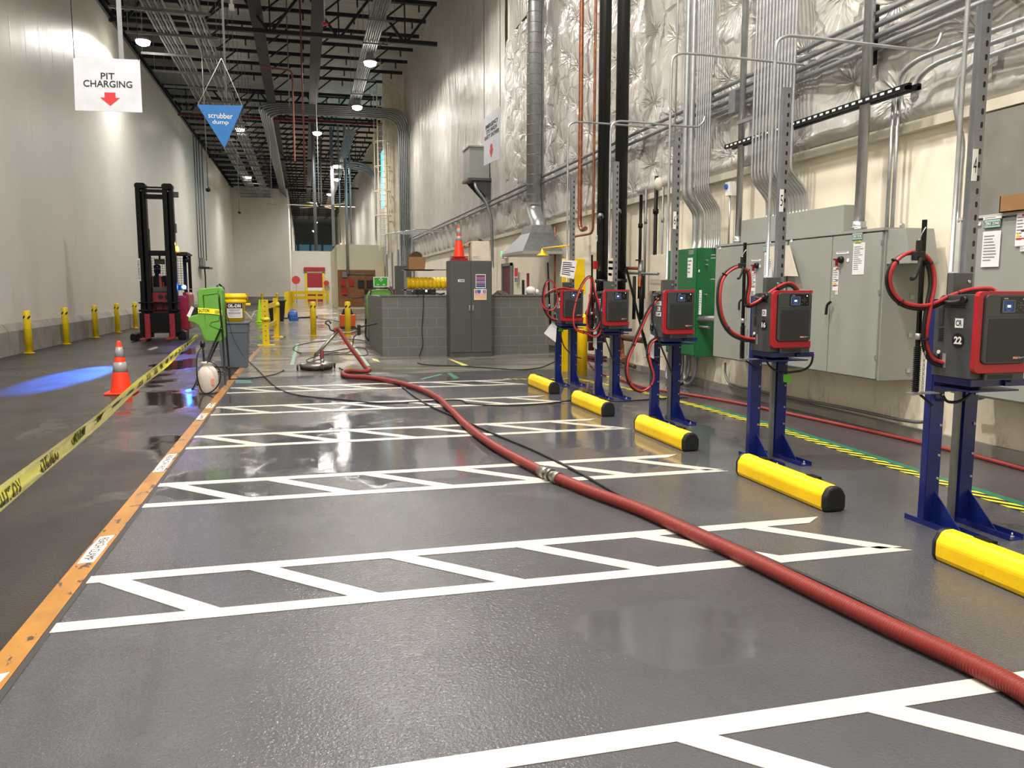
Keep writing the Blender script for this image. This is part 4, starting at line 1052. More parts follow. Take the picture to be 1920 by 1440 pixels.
t=thing('strut_rail','black slotted strut rail below the bent conduits','strut',(5.25,7.7,3.12))
P('rail',M().box(5.2,6.2,3.15,5.24,9.4,3.2).box(5.3,6.2,3.15,5.34,9.4,3.2).box(5.2,6.2,3.15,5.34,6.24,3.18),blkst,t)
m=M(); y=6.3
while y<9.3: m.box(5.197,y,3.165,5.2,y+.05,3.185); y+=.1
P('slot_row',m,white,t)
p=xf(1368,350,5.45); t=thing('receptacle_box','white wall box with a round blue socket','socket',p); P('box',M().box(5.42,p.y-.06,p.z-.12,5.52,p.y+.06,p.z+.06),white,t,bevel=.005); P('socket',M().lathe((5.40,p.y+.02,p.z+.0),[(.035,0),(.035,.03)],14,axis='X'),bluem,t); P('feed_pipe',M().cyl((5.45,p.y-.02,1.95),(5.45,p.y-.02,p.z-.1),.012,8),galv,t)
t=thing('junction_box','small grey junction box beside the galvanised pipe','junction box',(5.3,9.3,3.7)); p=xf(1376,191,5.3); P('box',M().box(5.26,p.y-.1,p.z-.14,5.34,p.y+.06,p.z+.12),galvd,t)
# white clear box left of the number 4 mast
p0=xf(1789,420,5.35);p1=xf(1808,512,5.35)
link('white_enclosure',M().box(5.35,min(p0.y,p1.y)-.04,p1.z,5.5,p0.y+.02,p0.z),mat('clear_white',(206,206,200),.3),'narrow translucent white enclosure left of the number 4 mast','enclosure')
# white box left of the green cabinet
link('white_enclosure',M().box(5.3,11.0,1.36,5.52,11.8,1.92),cardw,'cream metal box on the wall behind the number 6 mast','enclosure',bevel=.005)
# low conduit along the wall foot
m=M().tube([xf(1360,680,5.46),xf(1360,700,5.46),xf(1366,716,5.46),xf(1385,724,5.46),xf(1480,745,5.46),xf(1600,768,5.46),xf(1700,789,5.46),xf(1735,790,5.46),xf(1750,778,5.46),xf(1755,760,5.46)],.016,8)
link('low_conduit',m,galvd,'low conduit running along the foot of the right wall','conduit')
m=M().tube([xf(1810,745,5.4),xf(1840,745,5.4),xf(1853,735,5.4),xf(1856,712,5.4)],.02,8); link('low_conduit',m,galvd,'short bent conduit under the right edge cabinet','conduit')
# flexible conduits under the green cabinet
for i in range(4):
    y=10.2+.2*i
    link('flexible_conduit',M().tube([(5.3,y,.47),(5.3,y,.25),(5.28,y+.06,.1),(5.26,y+.2,.04),(5.3,y+.33,.12),(5.33,y+.34,.3),(5.34,y+.34,.46)],.022,8),galvd,'grey flexible conduit looping under the green cabinet','conduit','flexible conduits under the green cabinet')
# ------------------------------------------------------------------ risers, copper, duct
for (u,lab,tw) in ((1136,'left of two fat black riser pipes','9'),(1170,'right of two fat black riser pipes',None)):
    y=xf(u,0,5.1).y; t=thing('riser_pipe',lab,'pipe',(5.1,y,.3),'fat black riser pipes')
    P('tube',M().cyl((5.1,y,1.2),(5.1,y,12.5),.105,20),cyl_blk,t)
    P('coupling',M().cyl((5.1,y,1.15),(5.1,y,1.33),.135,20),blk,t); P('coupling',M().cyl((5.1,y,1.5),(5.1,y,1.56),.13,20),blk,t)
    P('lower_pipe',M().cyl((5.1,y,.45),(5.1,y,1.2),.085,16),rustr,t)
    P('side_branch',M().tube([(5.05,y-.08,2.62),(5.0,y-.16,2.66),(4.98,y-.2,2.6),(4.98,y-.2,2.4),(4.98,y-.2,1.7)],.035,10),blkst,t)
    P('branch_elbow',M().ball((4.99,y-.17,2.64),.055),galvd,t)
    P('flow_switch',M().box(4.93,y-.05,1.74,5.0,y+.03,1.88),redp,t,bevel=.006)
    if tw:
        p=P('number_plate',M().box(4.985,y-.03,2.22,4.99,y+.06,2.33),white,t); txt('9',(4.984,y+.015,2.275),RW,Z,.07,ink,p,t=.0006)
y9=xf(1136,0,5.1).y; y8=xf(1170,0,5.1).y
# red valve group low on the wall
t=thing('valve_assembly','rust red pump valves and pipework low on the wall behind the fourth charger','valve',(5.2,12.6,.0))
P('round_cover',M().lathe((4.78,11.95,.52),[(.10,-.02),(.13,0),(.13,.05),(.11,.08)],22,axis='X'),rustr,t)
P('round_cover',M().lathe((4.92,y9+.35,.6),[(.13,-.02),(.16,0),(.16,.06)],20,axis='X'),brown,t)
P('valve_body',M().ball((4.95,12.35,.85),.13).cyl((4.95,12.35,.5),(4.95,12.35,1.1),.06,12).cyl((4.95,12.1,.86),(4.95,12.9,.86),.055,12),rustr,t)
P('valve_body',M().ball((4.95,13.5,.95),.12).cyl((4.95,13.5,.3),(4.95,13.5,1.3),.055,12),reds,t)
P('cross_pipe',M().cyl((4.93,11.2,.62),(4.93,13.9,.62),.045,12).cyl((4.9,11.4,.2),(4.9,12.2,.26),.03,10),brown,t)
P('drain_pipe',M().tube([(4.9,11.95,.5),(4.85,11.8,.35),(4.8,11.6,.33),(4.75,11.5,.3)],.04,10),rustr,t)
P('handwheel',M().lathe((4.82,11.6,.95),[(.06,-.01),(.075,0),(.06,.01)],16,axis='X'),blk,t)
for z in (.14,.2): P('red_flange',M().box(4.85,13.1,z-.02,5.1,13.6,z+.02),reds,t)
# black/grey vertical lines
for u,vt,vb,r,m_,lab in ((1202,365,560,.026,blkst,'thin black pipe with couplings right of the black risers'),(1212,355,560,.016,galvd,'thin grey conduit right of the thin black pipe'),(1231,330,640,.03,blkst,'black drain pipe ending under the quilted blanket'),(1244,350,600,.016,galvd,'thin grey conduit left of the first conduit bank')):
    p=xf(u,vt,5.42);q=xf(u-2,vb,5.42)
    link('wall_pipe',M().cyl((5.42,p.y,q.z),(5.42,p.y,p.z),r,10).cyl((5.42,p.y,p.z*.8+.05),(5.42,p.y,p.z*.8+.12),r*1.5,10),m_,lab,'pipe')
p=xf(1175,497,5.25);q=xf(1238,500,5.25)
t=thing('valve_branch','horizontal pipe with small valves between the black risers and the wall box','pipe',(5.25,11.8,1.6))
P('tube',M().cyl((5.22,p.y,1.66),(5.22,q.y,1.62),.022,10),galvd,t); P('tube',M().cyl((5.22,p.y,1.74),(5.22,(p.y+q.y)/2,1.72),.028,10),rustr,t)
ym=(p.y+q.y)/2
P('valve',M().cyl((5.22,ym,1.45),(5.22,ym,1.85),.035,10).ball((5.22,ym,1.68),.05),galvd,t); P('valve_handle',M().box(5.15,ym-.06,1.84,5.2,ym+.06,1.86),blk,t); P('orange_tag',M().box(5.16,ym-.12,1.43,5.17,ym-.06,1.6),orangem,t)
P('drop_pipe',M().cyl((5.22,ym-.05,.9),(5.22,ym-.05,1.6),.04,12).cyl((5.22,ym+.25,.9),(5.22,ym+.25,1.6),.028,10),blkst,t)
link('wall_bell',M().lathe((5.2,xf(1237,345,5.2).y,xf(1237,345,5.2).z),[(.02,-.06),(.09,-.05),(.1,0),(.02,.05)],16,axis='X'),cardw,'cream bell shaped horn where the blanket ends','bell')
# copper pipes
def copp(u,pts,r,lab):
    link('copper_pipe',M().tube(pts,r,10,sub=4),copper,lab,'pipe')
y=xf(1091,0,5.3).y; ztop=12
copp(0,[(5.3,y,ztop),(5.3,y,2.85),(5.3,y-.01,2.65),(5.3,y-.12,2.55),(5.3,y-.35,2.55)],.045,'thicker copper pipe bending at the bottom, right of the spiral duct')
y=xf(1117,0,5.3).y
copp(0,[(5.3,y,ztop),(5.3,y,2.62),(5.3,y+.02,2.5),(5.3,y+.12,2.44),(5.3,y+1.0,2.44),(5.3,y+1.12,2.4),(5.3,y+1.15,2.25),(5.3,y+1.15,1.4)],.026,'thinner copper pipe stepping left under the blanket')
p=xf(1041,440,5.4); link('copper_pipe',M().cyl((5.4,p.y,.9),(5.4,p.y,2.75),.022,8),copper,'brown pipe running down behind the yellow shower arm','pipe')
# spiral duct with hood
t=thing('exhaust_duct','round spiral galvanised duct ending in a sheet metal hood','duct',(5.15,18.1,2.2))
yd=xf(1002,0,5.15).y
P('tube',M().cyl((5.15,yd,3.25),(5.15,yd,12.5),.17,22),galv,t)
m=M(); z=3.3
while z<9: m.cyl((5.15,yd,z),(5.15,yd,z+.012),.174,20); z+=.22
P('duct_seams',m,galvd,t)
P('offset_elbow',M().tube([(5.15,yd,3.4),(5.15,yd,3.2),(5.14,yd-.25,2.95),(5.13,yd-.5,2.78),(5.12,yd-.52,2.6)],.18,16,sub=3),galv,t)
yc=xf(1010,440,5.1).y
def frus(m,y0,y1,x0,x1,z0,Y0,Y1,X0,X1,z1):
    m.add([(x0,y0,z0),(x1,y0,z0),(x1,y1,z0),(x0,y1,z0),(X0,Y0,z1),(X1,Y0,z1),(X1,Y1,z1),(X0,Y1,z1)],[(3,2,1,0),(4,5,6,7),(0,1,5,4),(1,2,6,5),(2,3,7,6),(3,0,4,7)])
m=M(); frus(m,16.7,18.5,4.55,5.45,2.2,17.2,18.0,4.85,5.4,2.62); frus(m,17.2,18.0,4.85,5.4,2.62,17.25,17.95,4.9,5.35,2.8)
P('hood',m,galvd,t,bevel=.004); P('hood_lip',M().box(4.53,16.68,2.14,5.47,18.52,2.2),galv,t)
link('wall_pipe',M().cyl((5.35,xf(1018,0,5.35).y,2.9),(5.35,xf(1018,0,5.35).y,12),.035,10),galv,'pale thin pipe just right of the spiral duct','pipe')
# yellow safety shower and posts
sy=13.9
t=thing('safety_shower','yellow safety shower arm with a bell head','shower',(4.9,sy,1.2))
a=xf(1018,466,4.85); b=xf(1072,460,4.85)
P('arm',M().cyl((4.85,a.y,a.z),(4.85,b.y,b.z),.02,10),yel,t); P('bell_head',M().lathe((4.85,a.y,a.z-.15),[(.13,0),(.12,.02),(.05,.06),(.025,.15)],18),yel,t)
P('upright',M().cyl((4.85,b.y,0.),(4.85,b.y,b.z),.02,10),yel,t); P('pull_lever',M().bar((4.85,a.y-.9,a.z+.22),(4.85,a.y-1.25,a.z+.02),.05,.012),galvd,t)
t=thing('guard_board','tall tapered yellow steel guard panel behind the farthest near charger','panel',(4.25,12.7,0))
P('panel',M().prism([(0,1.3),(.42,1.3),(.38,1.9),(.0,1.9)],yf(1052,640,12.9)*1 and (yf(1054,640,12.9).x,12.9,0),X,Z,-.06),yel,t,bevel=.006)
P('panel_support',M().box(4.2,12.86,0,4.3,12.95,1.4),yel,t)
for u,v,lab in ((1064,694,'left'),(1091,703,'right')):
    p=zf(u,v); link('yellow_post',M().lathe((p.x,p.y,0),[(.085,0),(.085,.93),(.075,.97),(.03,.99)],18),yelr,lab+' of the two thick yellow posts behind the farthest charger','post')
p=zf(1151,707); link('yellow_post',M().cyl((p.x,p.y,0),(p.x,p.y,.95),.035,12).cyl((p.x,p.y,0),(p.x,p.y,.01),.12,14),yel,'thin yellow post on a round foot behind the fourth charger','post')
# red door, exit light and signs on the right wall
p0=xf(943,500,5.5);p1=xf(958,500,5.5)
t=thing('side_door','dark red door with a frame on the right wall','door',(5.5,21.9,0)); P('door_leaf',M().box(5.5,p1.y,0,5.54,p0.y,2.02),reds,t); P('frame',M().box(5.47,p1.y-.08,0,5.53,p1.y,2.1).box(5.47,p0.y,0,5.53,p0.y+.08,2.1).box(5.47,p1.y-.08,2.02,5.53,p0.y+.08,2.1),galvd,t)
p=xf(944,478,5.45); t=thing('exit_light','small green and red emergency exit light above the dark red door','light',p); P('housing',M().box(5.42,p.y-.2,p.z-.1,5.5,p.y+.2,p.z+.12),white,t,bevel=.01); P('green_lamp',M().box(5.41,p.y+.02,p.z-.04,5.42,p.y+.16,p.z+.1),grl,t)
P('red_lamp',M().box(5.41,p.y-.12,p.z-.09,5.42,p.y-.06,p.z-.05),redp,t)
p=xf(968,516,5.5); t=thing('wall_notice','red and white notice on the right wall beside the dark red door','notice',p); label(t,p,RW,Z,.36,.42,paper,0); label(t,(5.495,p.y,p.z+.08),RW,Z,.32,.22,redink,0); label(t,(5.495,p.y,p.z-.12),RW,Z,.3,.12,inkg,2)
for u,v,h,mt,lab in ((991,556,.5,redm,'red broom handle standing behind the block wall'),(982,556,.35,blk,'black broom handle standing behind the block wall')):
    p=yf(u,v,17.4); link('broom_handle',M().bar((p.x,17.4,.0),(p.x-.01,17.42,1.24+h),.05,.05),mt,lab,'broom')
# objects on the right end of the block wall
link('grey_tool',M().prism([(0,0),(.36,0),(.34,.03),(.22,.09),(.12,.09)],(3.85,16.6,1.27),X,Z,-.08).cyl((4.02,16.5,1.31),(4.02,16.6,1.31),.03,10),steel,'low grey tool lying on the block wall right of the tall cabinet','tool')
link('white_bag',M().ball((4.72,16.66,1.36),.09,sc=(1.3,1,1)).ball((4.85,16.66,1.33),.06),white,'crumpled white bag on the right end of the block wall','bag')
link('black_device',M().box(3.72,16.58,1.27,3.8,16.7,1.42),blk,'small black box on the block wall beside the tall cabinet','box',bevel=.01)
for y in (22.,24.): pass
# wall mounted transformer
t=thing('wall_transformer','grey transformer box on a wall bracket below the eye wash sign','transformer',(5.1,23.9,4.3))
P('housing',M().box(4.78,23.5,4.62,5.38,24.4,5.5),grey_el,t,bevel=.01); P('lid',M().box(4.75,23.47,5.5,5.4,24.43,5.54),grey_el,t)
m=M()
for i in range(3): m.box(4.775,23.7+.22*i,4.75,4.782,23.8+.22*i,5.3)
P('vent_slots',m,galv,t)
P('shelf_bracket',M().box(4.74,23.46,4.55,5.45,24.44,4.62).prism([(5.45,4.56),(4.85,4.56),(5.45,3.95)],(0,23.6,0),X,Z,.03).prism([(5.45,4.56),(4.85,4.56),(5.45,3.95)],(0,24.35,0),X,Z,.03),greydk,t)
P('drop_conduit',M().tube([(4.95,23.6,4.55),(4.97,23.4,4.3),(5.2,23.3,3.95),(5.3,23.25,3.7),(5.36,23.2,3.4),(5.4,23.2,2.0)],.045,8),galvd,t)
# ================================================================== signs
def board(poly,o,u,v,th,mt,name='panel',par=None):
    return P(name,M().prism(poly,o,u,v,th),mt,par)
# PIT CHARGING
t=thing('hanging_sign','white hanging sign reading PIT CHARGING with a red arrow','sign',(-1.83,9,3.15))
A=yf(137,107,9.0); B=yf(262,112,9.06); C_=yf(267,211,9.04); D=yf(141,207,8.98)
r=(B-A).normalized(); u=(A-D).normalized(); n=r.cross(u)
wd_=(B-A).length; hg=(A-D).length; ctr=(A+B+C_+D)/4
m=M(); m.add([D-n*.006,C_-n*.006,B-n*.006,A-n*.006,D,C_,B,A],[(3,2,1,0),(4,5,6,7),(0,1,5,4),(1,2,6,5),(2,3,7,6),(3,0,4,7)]); P('panel',m,signw,t)
txt('PIT',ctr+u*hg*.17+n*.001-r*.0,r,u,.062,ink,t,w=.125,bold=.012); txt('CHARGING',ctr+u*hg*.02+n*.001,r,u,.066,ink,t,w=.44,bold=.012)
P('arrow',M().prism([(-.05,.055),(.05,.055),(.05,.005),(.09,.005),(0,-.075),(-.09,.005),(-.05,.005)],ctr-u*hg*.25+n*.0005+r*.015,r,u,.0015),redink,t)
for p in (A+r*.01,B-r*.01): P('hanging_wire',M().cyl(p-u*.01,(p.x-.01,p.y,12.7),.0035,5),blk,t)
p=yf(228,108,9.5); link('strut_post',M().box(p.x-.02,9.48,p.z-.25,p.x+.02,9.52,12.7),strutm,'perforated strut hanging from the roof behind the PIT CHARGING sign','strut')
# scrubber dump
t=thing('hanging_sign','blue triangular hanging sign reading scrubber dump','sign',(-1.2,14,3.65))
A=yf(369,196,14.); B=yf(456,198,14.); C_=yf(421,278,14.)
m=M(); d=Vector((0,.012,0)); m.add([A,B,C_,A+d,B+d,C_+d],[(0,2,1),(3,4,5),(0,1,4,3),(1,2,5,4),(2,0,3,5)]); P('panel',m,signb,t)
txt('scrubber',yf(413.5,217,13.998),X,Z,.085,white,t,w=.37,bold=.008); txt('dump',yf(413.5,230,13.998),X,Z,.085,white,t,w=.245,bold=.008)
ap=yf(415,109,14.); 
for p in (A,B): P('cord',M().cyl(p+Vector((.01 if p is A else -.01,.006,-.01)),ap,.006,5),mat('string_white',(190,190,186),.7),t)
P('cord',M().cyl(ap,(ap.x,14,12.7),.004,5),blk,t)
# emergency eye wash
t=thing('hanging_sign','tilted white sign reading EMERGENCY EYE WASH SAFETY SHOWER with a red arrow','sign',(4.9,21,4.7))
A=xf(908,222,4.7); B=xf(938,198,4.7); C_=xf(936,298,4.7); D=xf(907,311,4.7)
r=(B-A).normalized(); u=(A-D).normalized(); n=r.cross(u).normalized(); ctr=(A+B+C_+D)/4; hg=(A-D).length; wd_=(B-A).length
m=M(); m.add([D-n*.01,C_-n*.01,B-n*.01,A-n*.01,D,C_,B,A],[(3,2,1,0),(4,5,6,7),(0,1,5,4),(1,2,6,5),(2,3,7,6),(3,0,4,7)]); P('panel',m,signw,t)
for s,k,w_ in (('EMERGENCY',.28,.78),('EYE WASH',.17,.66),('SAFETY SHOWER',.06,.92)): txt(s,ctr+u*hg*k+n*.003,r,u,hg*.085,ink,t,w=wd_*w_,bold=.012,t=.002)
P('arrow',M().prism([(-.12,.13),(.12,.13),(.12,.0),(.22,.0),(0,-.2),(-.22,.0),(-.12,.0)],ctr-u*hg*.24+n*.002,r,u,.002),redink,t)
for p in (A,B): P('hanging_wire',M().cyl(p-u*.02,(p.x,p.y,12.7),.008,5),blk,t)
# ================================================================== hoses and cords on the floor
hp=[(1985,1345),(1920,1297),(1810,1240),(1700,1190),(1550,1118),(1400,1045),(1300,1000),(1200,955),(1110,922),(1045,896)]
hp2=[(1020,886),(985,868),(930,838),(878,800),(845,768),(818,744),(780,727),(735,715),(690,708),(655,706),(643,701),(655,696),(680,697),(694,696),(690,690)]
t=thing('vacuum_hose','thick dark red corrugated hose snaking down the bays','hose',(1.9,5,0))
h1=[zf(u,v,.042) for u,v in hp]; P('hose_length',M().tube(h1,.039,16,sub=10),MATS['hose'],t)
h2=[zf(u,v,.042) for u,v in hp2[:-3]]
up=[yf(u,v,y) for u,v,y in ((683,686,13.7),(668,665,13.85),(653,645,14.05),(642,628,14.2),(636,619,14.3),(631,617,14.32),(627,622,14.3))]
P('hose_length',M().tube(h2+[zf(680,697,.05),zf(691,695,.07)]+up,.037,14,sub=8),MATS['hose'],t)
a=h1[-1]; b=h2[0]; d=(b-a).normalized()
P('coupling',M().cyl(a-d*.06,b+d*.06,.036,18).cyl(a-d*.03,a+d*.03,.047,18).cyl(b-d*.05,b+d*.03,.047,18).cyl((a+b)/2-d*.02,(a+b)/2+d*.02,.05,18),steel,t)
P('clamp_lever',M().bar((a+b)/2+Vector((-.05,.02,.03)),(a+b)/2+Vector((-.06,-.05,.035)),.02,.012),steel,t)
def cord(pts,r,mt,lab,name='cord',cat='cord',z=None,sub=6):
    zz_=r+.001 if z is None else z
    return link(name,M().tube([zf(u,v,zz_) for u,v in pts],r,8,sub=sub),mt,lab,cat)
cord([(1985,1340),(1910,1285),(1820,1232),(1640,1140),(1500,1075),(1350,1010),(1250,965),(1180,938),(1120,905),(1060,873),(1000,844),(930,815),(850,780),(800,758),(756,727),(740,717),(700,708),(660,700),(636,690)],.011,cordm,'black pressure hose lying alongside the thick red hose','pressure_hose','hose')
cord([(465,676),(480,690),(500,710),(525,730),(560,741),(640,749),(720,756),(800,752),(860,750),(880,757),(960,760),(1040,755),(1100,748),(1160,752),(1230,748),(1290,745)],.008,cordm,'black power cord looping from the grey bin across the far hatches','power_cord')
cord([(430,711),(470,709),(510,703),(532,694)],.009,cordm,'short black cord end lying by the eyewash station')
cord([(783,680),(800,684),(860,686),(920,690),(980,693),(1010,690),(1040,678),(1060,670)],.009,cordm,'black cord on the wet floor in front of the block wall')
cord([(565,662),(552,657),(556,648),(600,640),(650,636),(690,640)],.008,cordm,'thin cord curling between the two middle bollards')
cord([(575,594),(600,597),(640,603)],.012,cordm,'cord running from the blue air mover')
cord([(497,597),(545,596),(595,594)],.03,blk,'black rail lying on the floor before the yellow railing','floor_rail')
cord([(1155,708),(1178,716),(1215,728),(1280,738),(1390,757),(1500,780),(1630,808),(1760,838),(1840,858),(1940,885)],.018,mat('hose_dull_red',(142,50,46),.5),'thinner dull red hose along the foot of the right wall','water_hose','hose')
cord([(1100,672),(1112,690),(1135,703),(1155,708)],.012,MATS['hose_dull_red'],'end of the dull red hose by the yellow posts','water_hose','hose')
cord([(1340,688),(1320,700),(1295,712),(1270,724)],.006,cordm,'thin cord on the floor left of the low conduit')
# thin cord down the block wall
link('power_cord',M().tube([yf(u,v,16.5) for u,v in ((783,556),(791,545),(794,560),(793,590),(791,620),(793,645),(788,662),(783,676))],.009,6),cordm,'black cord hanging down the face of the low block wall','cord')
# surface cleaner
t=thing('surface_cleaner','round stainless pressure surface cleaner on four casters with a slanted handle','floor cleaner',(.16,14.4,0))
cx,cy=.17,14.25
P('deck_pan',M().lathe((cx,cy,.05),[(.27,0),(.29,.01),(.29,.05),(.27,.07),(.12,.09),(.04,.1)],32),steel,t)
P('brush_skirt',M().lathe((cx,cy,.012),[(.275,0),(.28,.045)],32),blk,t)
for a in (0.35,1.9,3.4,5.0):
    x=cx+.33*math.cos(a); y=cy+.33*math.sin(a)
    c=P('caster',M().lathe((x-.015,y,.05),[(.03,0),(.048,.006),(.048,.024),(.03,.03)],14,axis='X'),rubber,t)
    P('caster_fork',M().bar((cx+.25*math.cos(a),cy+.25*math.sin(a),.11),(x,y,.11),.04,.012).box(x-.024,y-.015,.05,x-.018,y+.015,.115).box(x+.018,y-.015,.05,x+.024,y+.015,.115),steel,c)
h0_=Vector((.12,14.2,.13)); h1_=yf(632,622,14.3)
P('handle_tube',M().cyl(h0_+Vector((.02,0,.1)),h1_,.027,12).cyl(h0_,h0_+Vector((.02,0,.1)),.015,8),steel,t)
P('vacuum_port',M().tube([(.27,14.2,.1),(.265,14.2,.25),(.27,14.22,.33)],.032,12),MATS['hose'],t)
P('port_collar',M().cyl((.27,14.2,.08),(.27,14.2,.2),.036,14),steel,t)
gl=yf(614,607,14.1); gr=yf(672,618,14.5)
P('grip',M().tube([h1_+Vector((.0,0,0)),h1_+Vector((-.1,-.02,.03)),gl+Vector((.02,0,-.03)),gl+Vector((-.03,0,.02)),gl+Vector((.02,0,.05)),gl+Vector((.06,0,.0))],.012,8),blk,t)
P('grip',M().tube([h1_,h1_+Vector((.2,.03,-.02)),gr],.01,8),steel,t)
P('trigger_gun',M().box(gr.x-.02,gr.y-.03,gr.z-.1,gr.x+.04,gr.y+.02,gr.z+.09).box(gr.x-.05,gr.y-.02,gr.z-.02,gr.x+.02,gr.y+.02,gr.z+.04),blk,t,bevel=.012)
P('gun_hose',M().tube([gr+Vector((-.01,0,-.08)),yf(664,632,14.4),yf(661,648,14.4),yf(655,660,14.3),yf(630,661,14.3),yf(590,664,14.25),yf(620,659,14.25),yf(690,661,14.3),yf(650,664,14.25),yf(600,667,14.2),yf(575,675,14.1),yf(578,679,14.05),yf(605,672,14.1)],.009,6),blk,t)
P('lance',M().cyl(gr+Vector((.02,0,.05)),yf(706,607,14.7),.014,8),blk,t)
# ================================================================== tall cabinet and what stands around it
t=thing('storage_cabinet','tall dark grey two-door storage cabinet in front of the low block wall','cabinet',(3.3,16.3,0))
P('body',M().box(2.86,16.14,.0,3.74,16.53,1.96),greydk,t,bevel=.005)
for a,b in ((2.875,3.295),(3.305,3.725)): P('door',M().box(a,16.12,.1,b,16.14,1.94),greydk,t,bevel=.003)
for x in (3.265,3.335): 
    P('handle',M().box(x-.014,16.095,.95,x+.014,16.12,1.06).box(x-.01,16.08,.97,x+.01,16.1,1.05),galv,t,bevel=.003,label='small chrome door handle')
pl=P('name_plate',M().box(3.03,16.115,1.53,3.16,16.12,1.585),white,t); txt('ABM',(3.095,16.114,1.558),X,Z,.04,ink,pl,w=.1,bold=.02)
def poster(par,cx_,z0,z1,w,stripes,lab):
    p=P('poster',M().box(cx_-w/2,16.113,z0,cx_+w/2,16.12,z1),paper,par,label=lab)
    n=len(stripes); h=(z1-z0-.03)/n
    for i,c in enumerate(stripes): P('poster_band',M().box(cx_-w/2+.012,16.111,z1-.015-(i+1)*h+.003,cx_+w/2-.012,16.113,z1-.015-i*h-.003),c,p)
    return p
cs=[mat('pb1',(66,42,60),.6),mat('pb2',(170,60,92),.6),mat('pb3',(50,80,150),.6),mat('pb4',(190,90,96),.6),mat('pb5',(60,70,140),.6),mat('pb6',(36,60,110),.6)]
poster(t,3.5,1.41,1.69,.21,cs,'narrow poster with dark red and blue bands')
p=poster(t,3.49,1.17,1.39,.26,[mat('pb7',(110,120,170),.6),mat('pb8',(206,170,176),.6),mat('pb9',(226,176,110),.6)],'wide poster with blue and orange bands')
for i in range(4): P('poster_panel',M().box(3.385+.06*i,16.1095,1.3,3.42+.06*i,16.111,1.37),[mat('pc1',(190,120,120),.6),bluem,mat('pc3',(220,220,230),.6),mat('pc1',(0,0,0))][i],p)
def cone(name,c,h,w,body,collars,lab,base=None,stack=0,cat='cone'):
    c=Vector(c); t=thing(name,lab,cat,c)
    pr=[(w*.36,.03),(w*.30,h*.28),(w*.235,h*.5)]
    P('cone_body',M().lathe(c,[(w*.37,.03),(w*.37-.001,.035),(w*.075,h*.97),(w*.05,h),(w*.03,h)],24),body,t)
    for a,b in collars:
        f=lambda z:(w*.37-.001)+((w*.075)-(w*.37-.001))*(z-.035)/(h*.97-.035)+.003
        P('reflective_collar',M().lathe(c,[(f(a*h)-.002,a*h),(f(a*h),a*h+.001),(f(b*h),b*h-.001),(f(b*h)-.002,b*h)],24),refl,t,label='silver reflective collar')
    P('cone_base',M().box(c.x-w/2,c.y-w/2,c.z,c.x+w/2,c.y+w/2,c.z+.03),base or body,t,bevel=.012)
    for i in range(stack): P('cone_base',M().box(c.x-w/2,c.y-w/2,c.z+.035*(i+1),c.x+w/2,c.y+w/2,c.z+.035*(i+1)+.022),base or body,t,bevel=.01)
    return t
p=zf(228,738); cone('traffic_cone',(p.x,p.y,0),.71,.37,orng,((.42,.60),(.70,.88)),'orange traffic cone with silver collars on the dark aisle floor')
cone('traffic_cone',(3.1,16.36,1.962),.71,.33,orng,((.58,.70),(.76,.93)),'orange traffic cone nested on others on top of the tall cabinet',base=redp,stack=2)
p=zf(488,604); cone('traffic_cone',(p.x,p.y,0),.95,.4,lime,(),'plain lime green traffic cone far down the aisle')
t=thing('cardboard_box','white box with printed lines on top of the tall cabinet','box',(3.52,16.35,1.96))
P('carton',M().box(3.33,16.18,1.962,3.7,16.5,2.36),cardw,t,bevel=.004); label(t,(3.43,16.18,2.03),X,Z,.18,.06,cardw,4); P('side_flap',M().prism([(0,0),(-.1,-.09),(-.11,-.06),(-.0,.02)],(3.33,16.3,2.34),X,Z,-.2),tan,t); P('top_flap',M().prism([(0,0),(.14,0),(.05,.05),(0,.06)],(3.52,16.4,2.36),X,Z,-.02),brown,t)
# shelf behind the wall with yellow ribbed tube and carton
t=thing('wire_shelf','grey shelf frame behind the low block wall','shelf',(2.9,18.6,0))
P('upright',M().box(2.2,18.3,0,2.25,18.35,1.85),galvd,t); P('upright',M().box(3.55,18.3,0,3.6,18.35,1.85),galvd,t)
P('shelf_board',M().box(2.2,18.3,1.355,3.6,18.9,1.385),galvd,t); P('top_rail',M().box(2.2,18.3,1.81,3.6,18.33,1.835),galvd,t); P('shelf_board',M().box(2.2,18.3,1.81,2.9,18.9,1.83),galvd,t)
prf=[]
for i in range(12): prf+=[(.122,i*.1),(.136,i*.1+.015),(.136,i*.1+.065),(.122,i*.1+.08)]
link('ribbed_tube',M().lathe((2.3,18.6,1.525),prf,20,axis='X'),yel,'bright yellow ribbed tube lying on the shelf behind the block wall','ribbed tube')
t=thing('cardboard_box','brown carton with a curled top on the shelf behind the block wall','box',(2.5,18.5,1.83)); P('carton',M().prism([(0,0),(.36,0),(.4,.28),(-.0,.28)],(2.32,18.35,1.835),X,Z,-.3),card,t); P('curled_lid',M().lathe((2.5,18.5,2.1),[(.14,-.1),(.14,.12)],16,axis='Y'),brown,t)
link('wall_panel_box',M().box(2.95,27.0,1.1,3.5,27.2,2.15),greydk,'dark grey electrical box behind the yellow ribbed tube','electrical box')
t=thing('tool_case','dark case with a blue light on the block wall','case',(2.5,16.62,1.27)); P('case_body',M().box(2.3,17.2,1.2,2.75,17.4,1.39),blk,t,bevel=.01); P('indicator',M().box(2.52,17.195,1.33,2.56,17.2,1.37),glow,t)
link('tool_strap',M().tube([(2.55,16.6,1.285),(2.65,16.62,1.3),(2.75,16.6,1.285),(2.84,16.63,1.3)],.02,6),blk,'black strap lying on top of the block wall','strap')
